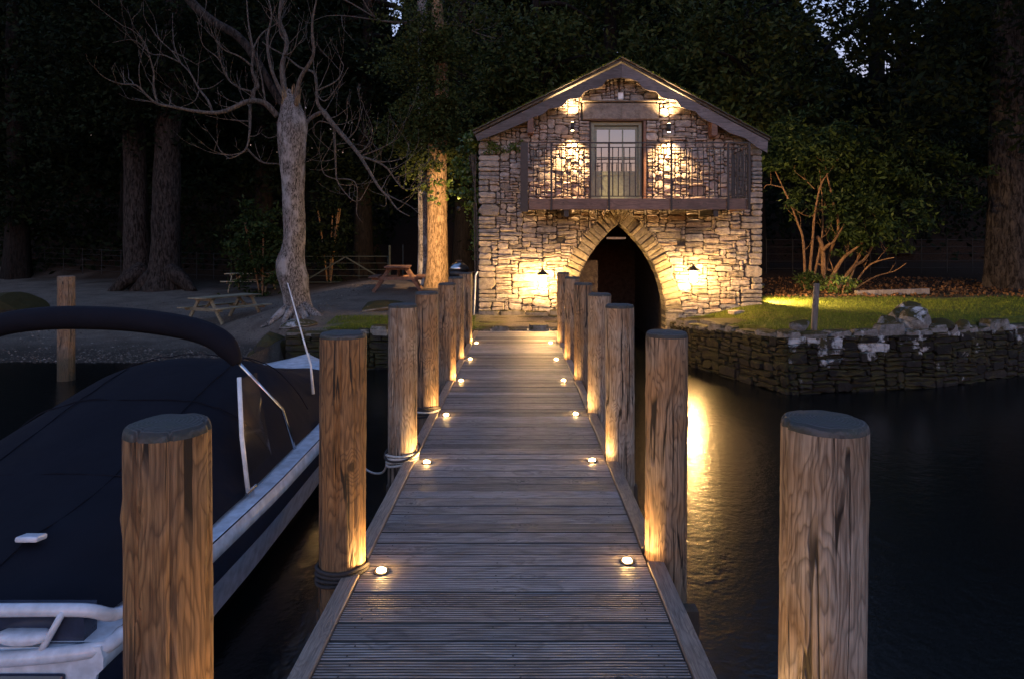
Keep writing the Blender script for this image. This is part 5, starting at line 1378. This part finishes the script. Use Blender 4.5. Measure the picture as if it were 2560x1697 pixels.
# grass blades on the lawn and by the ledge, leaf litter under the shrub
g = np.random.default_rng(81)
def tufts(name, lab, xr, yr, n, h, keep, mat):
    px = g.uniform(*xr, n); py = g.uniform(*yr, n); k_ = np.array([keep(a, b) for a, b in zip(px, py)]); px, py = px[k_], py[k_]; n = len(px)
    pz = np.array([gz(a, b) + .05 * noise.noise((a * .6, b * .6, 0)) + .02 * noise.noise((a * 3, b * 3, 5)) for a, b in zip(px, py)])
    a = g.uniform(0, 6.28, n); w = .006; hh = h * (.5 + g.random(n)); lx = g.normal(0, h * .5, n); ly = g.normal(0, h * .5, n)
    vs = np.stack([np.stack([px + np.cos(a) * w, py + np.sin(a) * w, pz - .01], 1), np.stack([px - np.cos(a) * w, py - np.sin(a) * w, pz - .01], 1), np.stack([px + lx, py + ly, pz + hh], 1)], 1).reshape(-1, 3)
    me = bpy.data.meshes.new(name); me.from_pydata(vs.tolist(), [], [(3*i, 3*i+1, 3*i+2) for i in range(n)]); me.update()
    tag(link_mesh(name, me, mat), lab, 'grass', kind='stuff')
tufts('grass', 'short mossy grass of the lawn behind the shore wall', (3.9, 13.5), (12.4, 18.6), 42000, .035, lambda x, y: (y > front_y(x) + .45 if x > 4.77 else x > dock_x(y) + .4) and not (x < 6 and y > 16.7) and noise.noise((x * .9, y * .9, 9)) + y * .12 < 2.6, M['blade'])
tufts('grass', 'short grass patches beside the deck end', (-4.4, -.75), (14.9, 16.4), 9000, .04, lambda x, y: abs(x + 2.4) / 1.9 + noise.noise((x, y, 4)) * .5 < 1.0 and not (x > -1.05 and y > 15.2), M['blade'])
n = 2600; px = g.uniform(5.6, 15, n); py = g.uniform(18.2, 23, n); pz = np.array([gz(a, b) for a, b in zip(px, py)]) + .03 + .02 * g.random(n)
tag(leaf_mesh('leaf_litter', np.stack([px, py, pz], 1), .10 * (.5 + .9 * g.random(n)), 83, M['litter'], None, .6, 0), 'fallen brown leaves under the shrub', 'leaf litter', kind='stuff')

g = np.random.default_rng(91); n = 7000
px = np.concatenate([g.uniform(-17, -4.6, n // 2), -5 - np.abs(g.normal(0, 4, n - n // 2))]); py = np.concatenate([g.uniform(15.2, 25, n // 2), 15.3 + np.abs(g.normal(0, .9, n - n // 2))])
vs = []; fs = []
for a, b_ in zip(px, py):
    z = gz(a, b_) + .05 * noise.noise((a * .6, b_ * .6, 0)) + .02 * noise.noise((a * 3, b_ * 3, 5)); s_ = .012 + .03 * g.random() ** 3; k_ = len(vs); q = g.uniform(.7, 1.3, 6) * s_
    vs += [(a - q[0], b_, z), (a + q[1], b_, z), (a, b_ - q[2], z), (a, b_ + q[3], z), (a, b_, z + q[4] * .7), (a, b_, z - q[5])]
    fs += [(k_+x, k_+y, k_+w) for x, y, w in ((0,2,4),(2,1,4),(1,3,4),(3,0,4))]
me = bpy.data.meshes.new('gravel'); me.from_pydata(vs, [], fs); me.update()
tag(link_mesh('gravel', me, M['pebble']), 'loose pebbles scattered over the beach by the water', 'gravel', kind='stuff')
# ------------------------------------------------------------------ lamps on the boathouse sides, whose pools the photograph shows
def side_lamp(label, c, rot, energy, size, name='flood_lamp'):
    root = empty(name, c, label, 'flood lamp', 'flood lamps on the boathouse sides'); root.rotation_euler = rot
    m = MB(); m.tube([(0, 0, .06), (0, 0, -.05)], [.045, .06], 10); m.build('housing', M['steel'], root, True)
    m = MB(); m.tube([(0, 0, -.046), (0, 0, -.052)], .05, 10); m.build('lens', M['spot_lens'], root)
    l = light('flood_light', 'SPOT', (0, 0, -.06), energy, WARM2, None, .04, spot_size=R(size), spot_blend=.7); l.parent = root
side_lamp('flood lamp among the ivy, turned towards the ivy-clad trunk', (-1.52, 16.95, 2.75), (R(86), 0, R(12.5)), 5200, 62)
side_lamp('low flood lamp at the lawn corner of the boathouse', (6.02, 17.0, .85), (R(66), 0, R(-80)), 2100, 120)
side_lamp('flood lamp under the eave on the shrub side', (6.02, 18.2, 3.1), (R(95), 0, R(-60)), 900, 130)
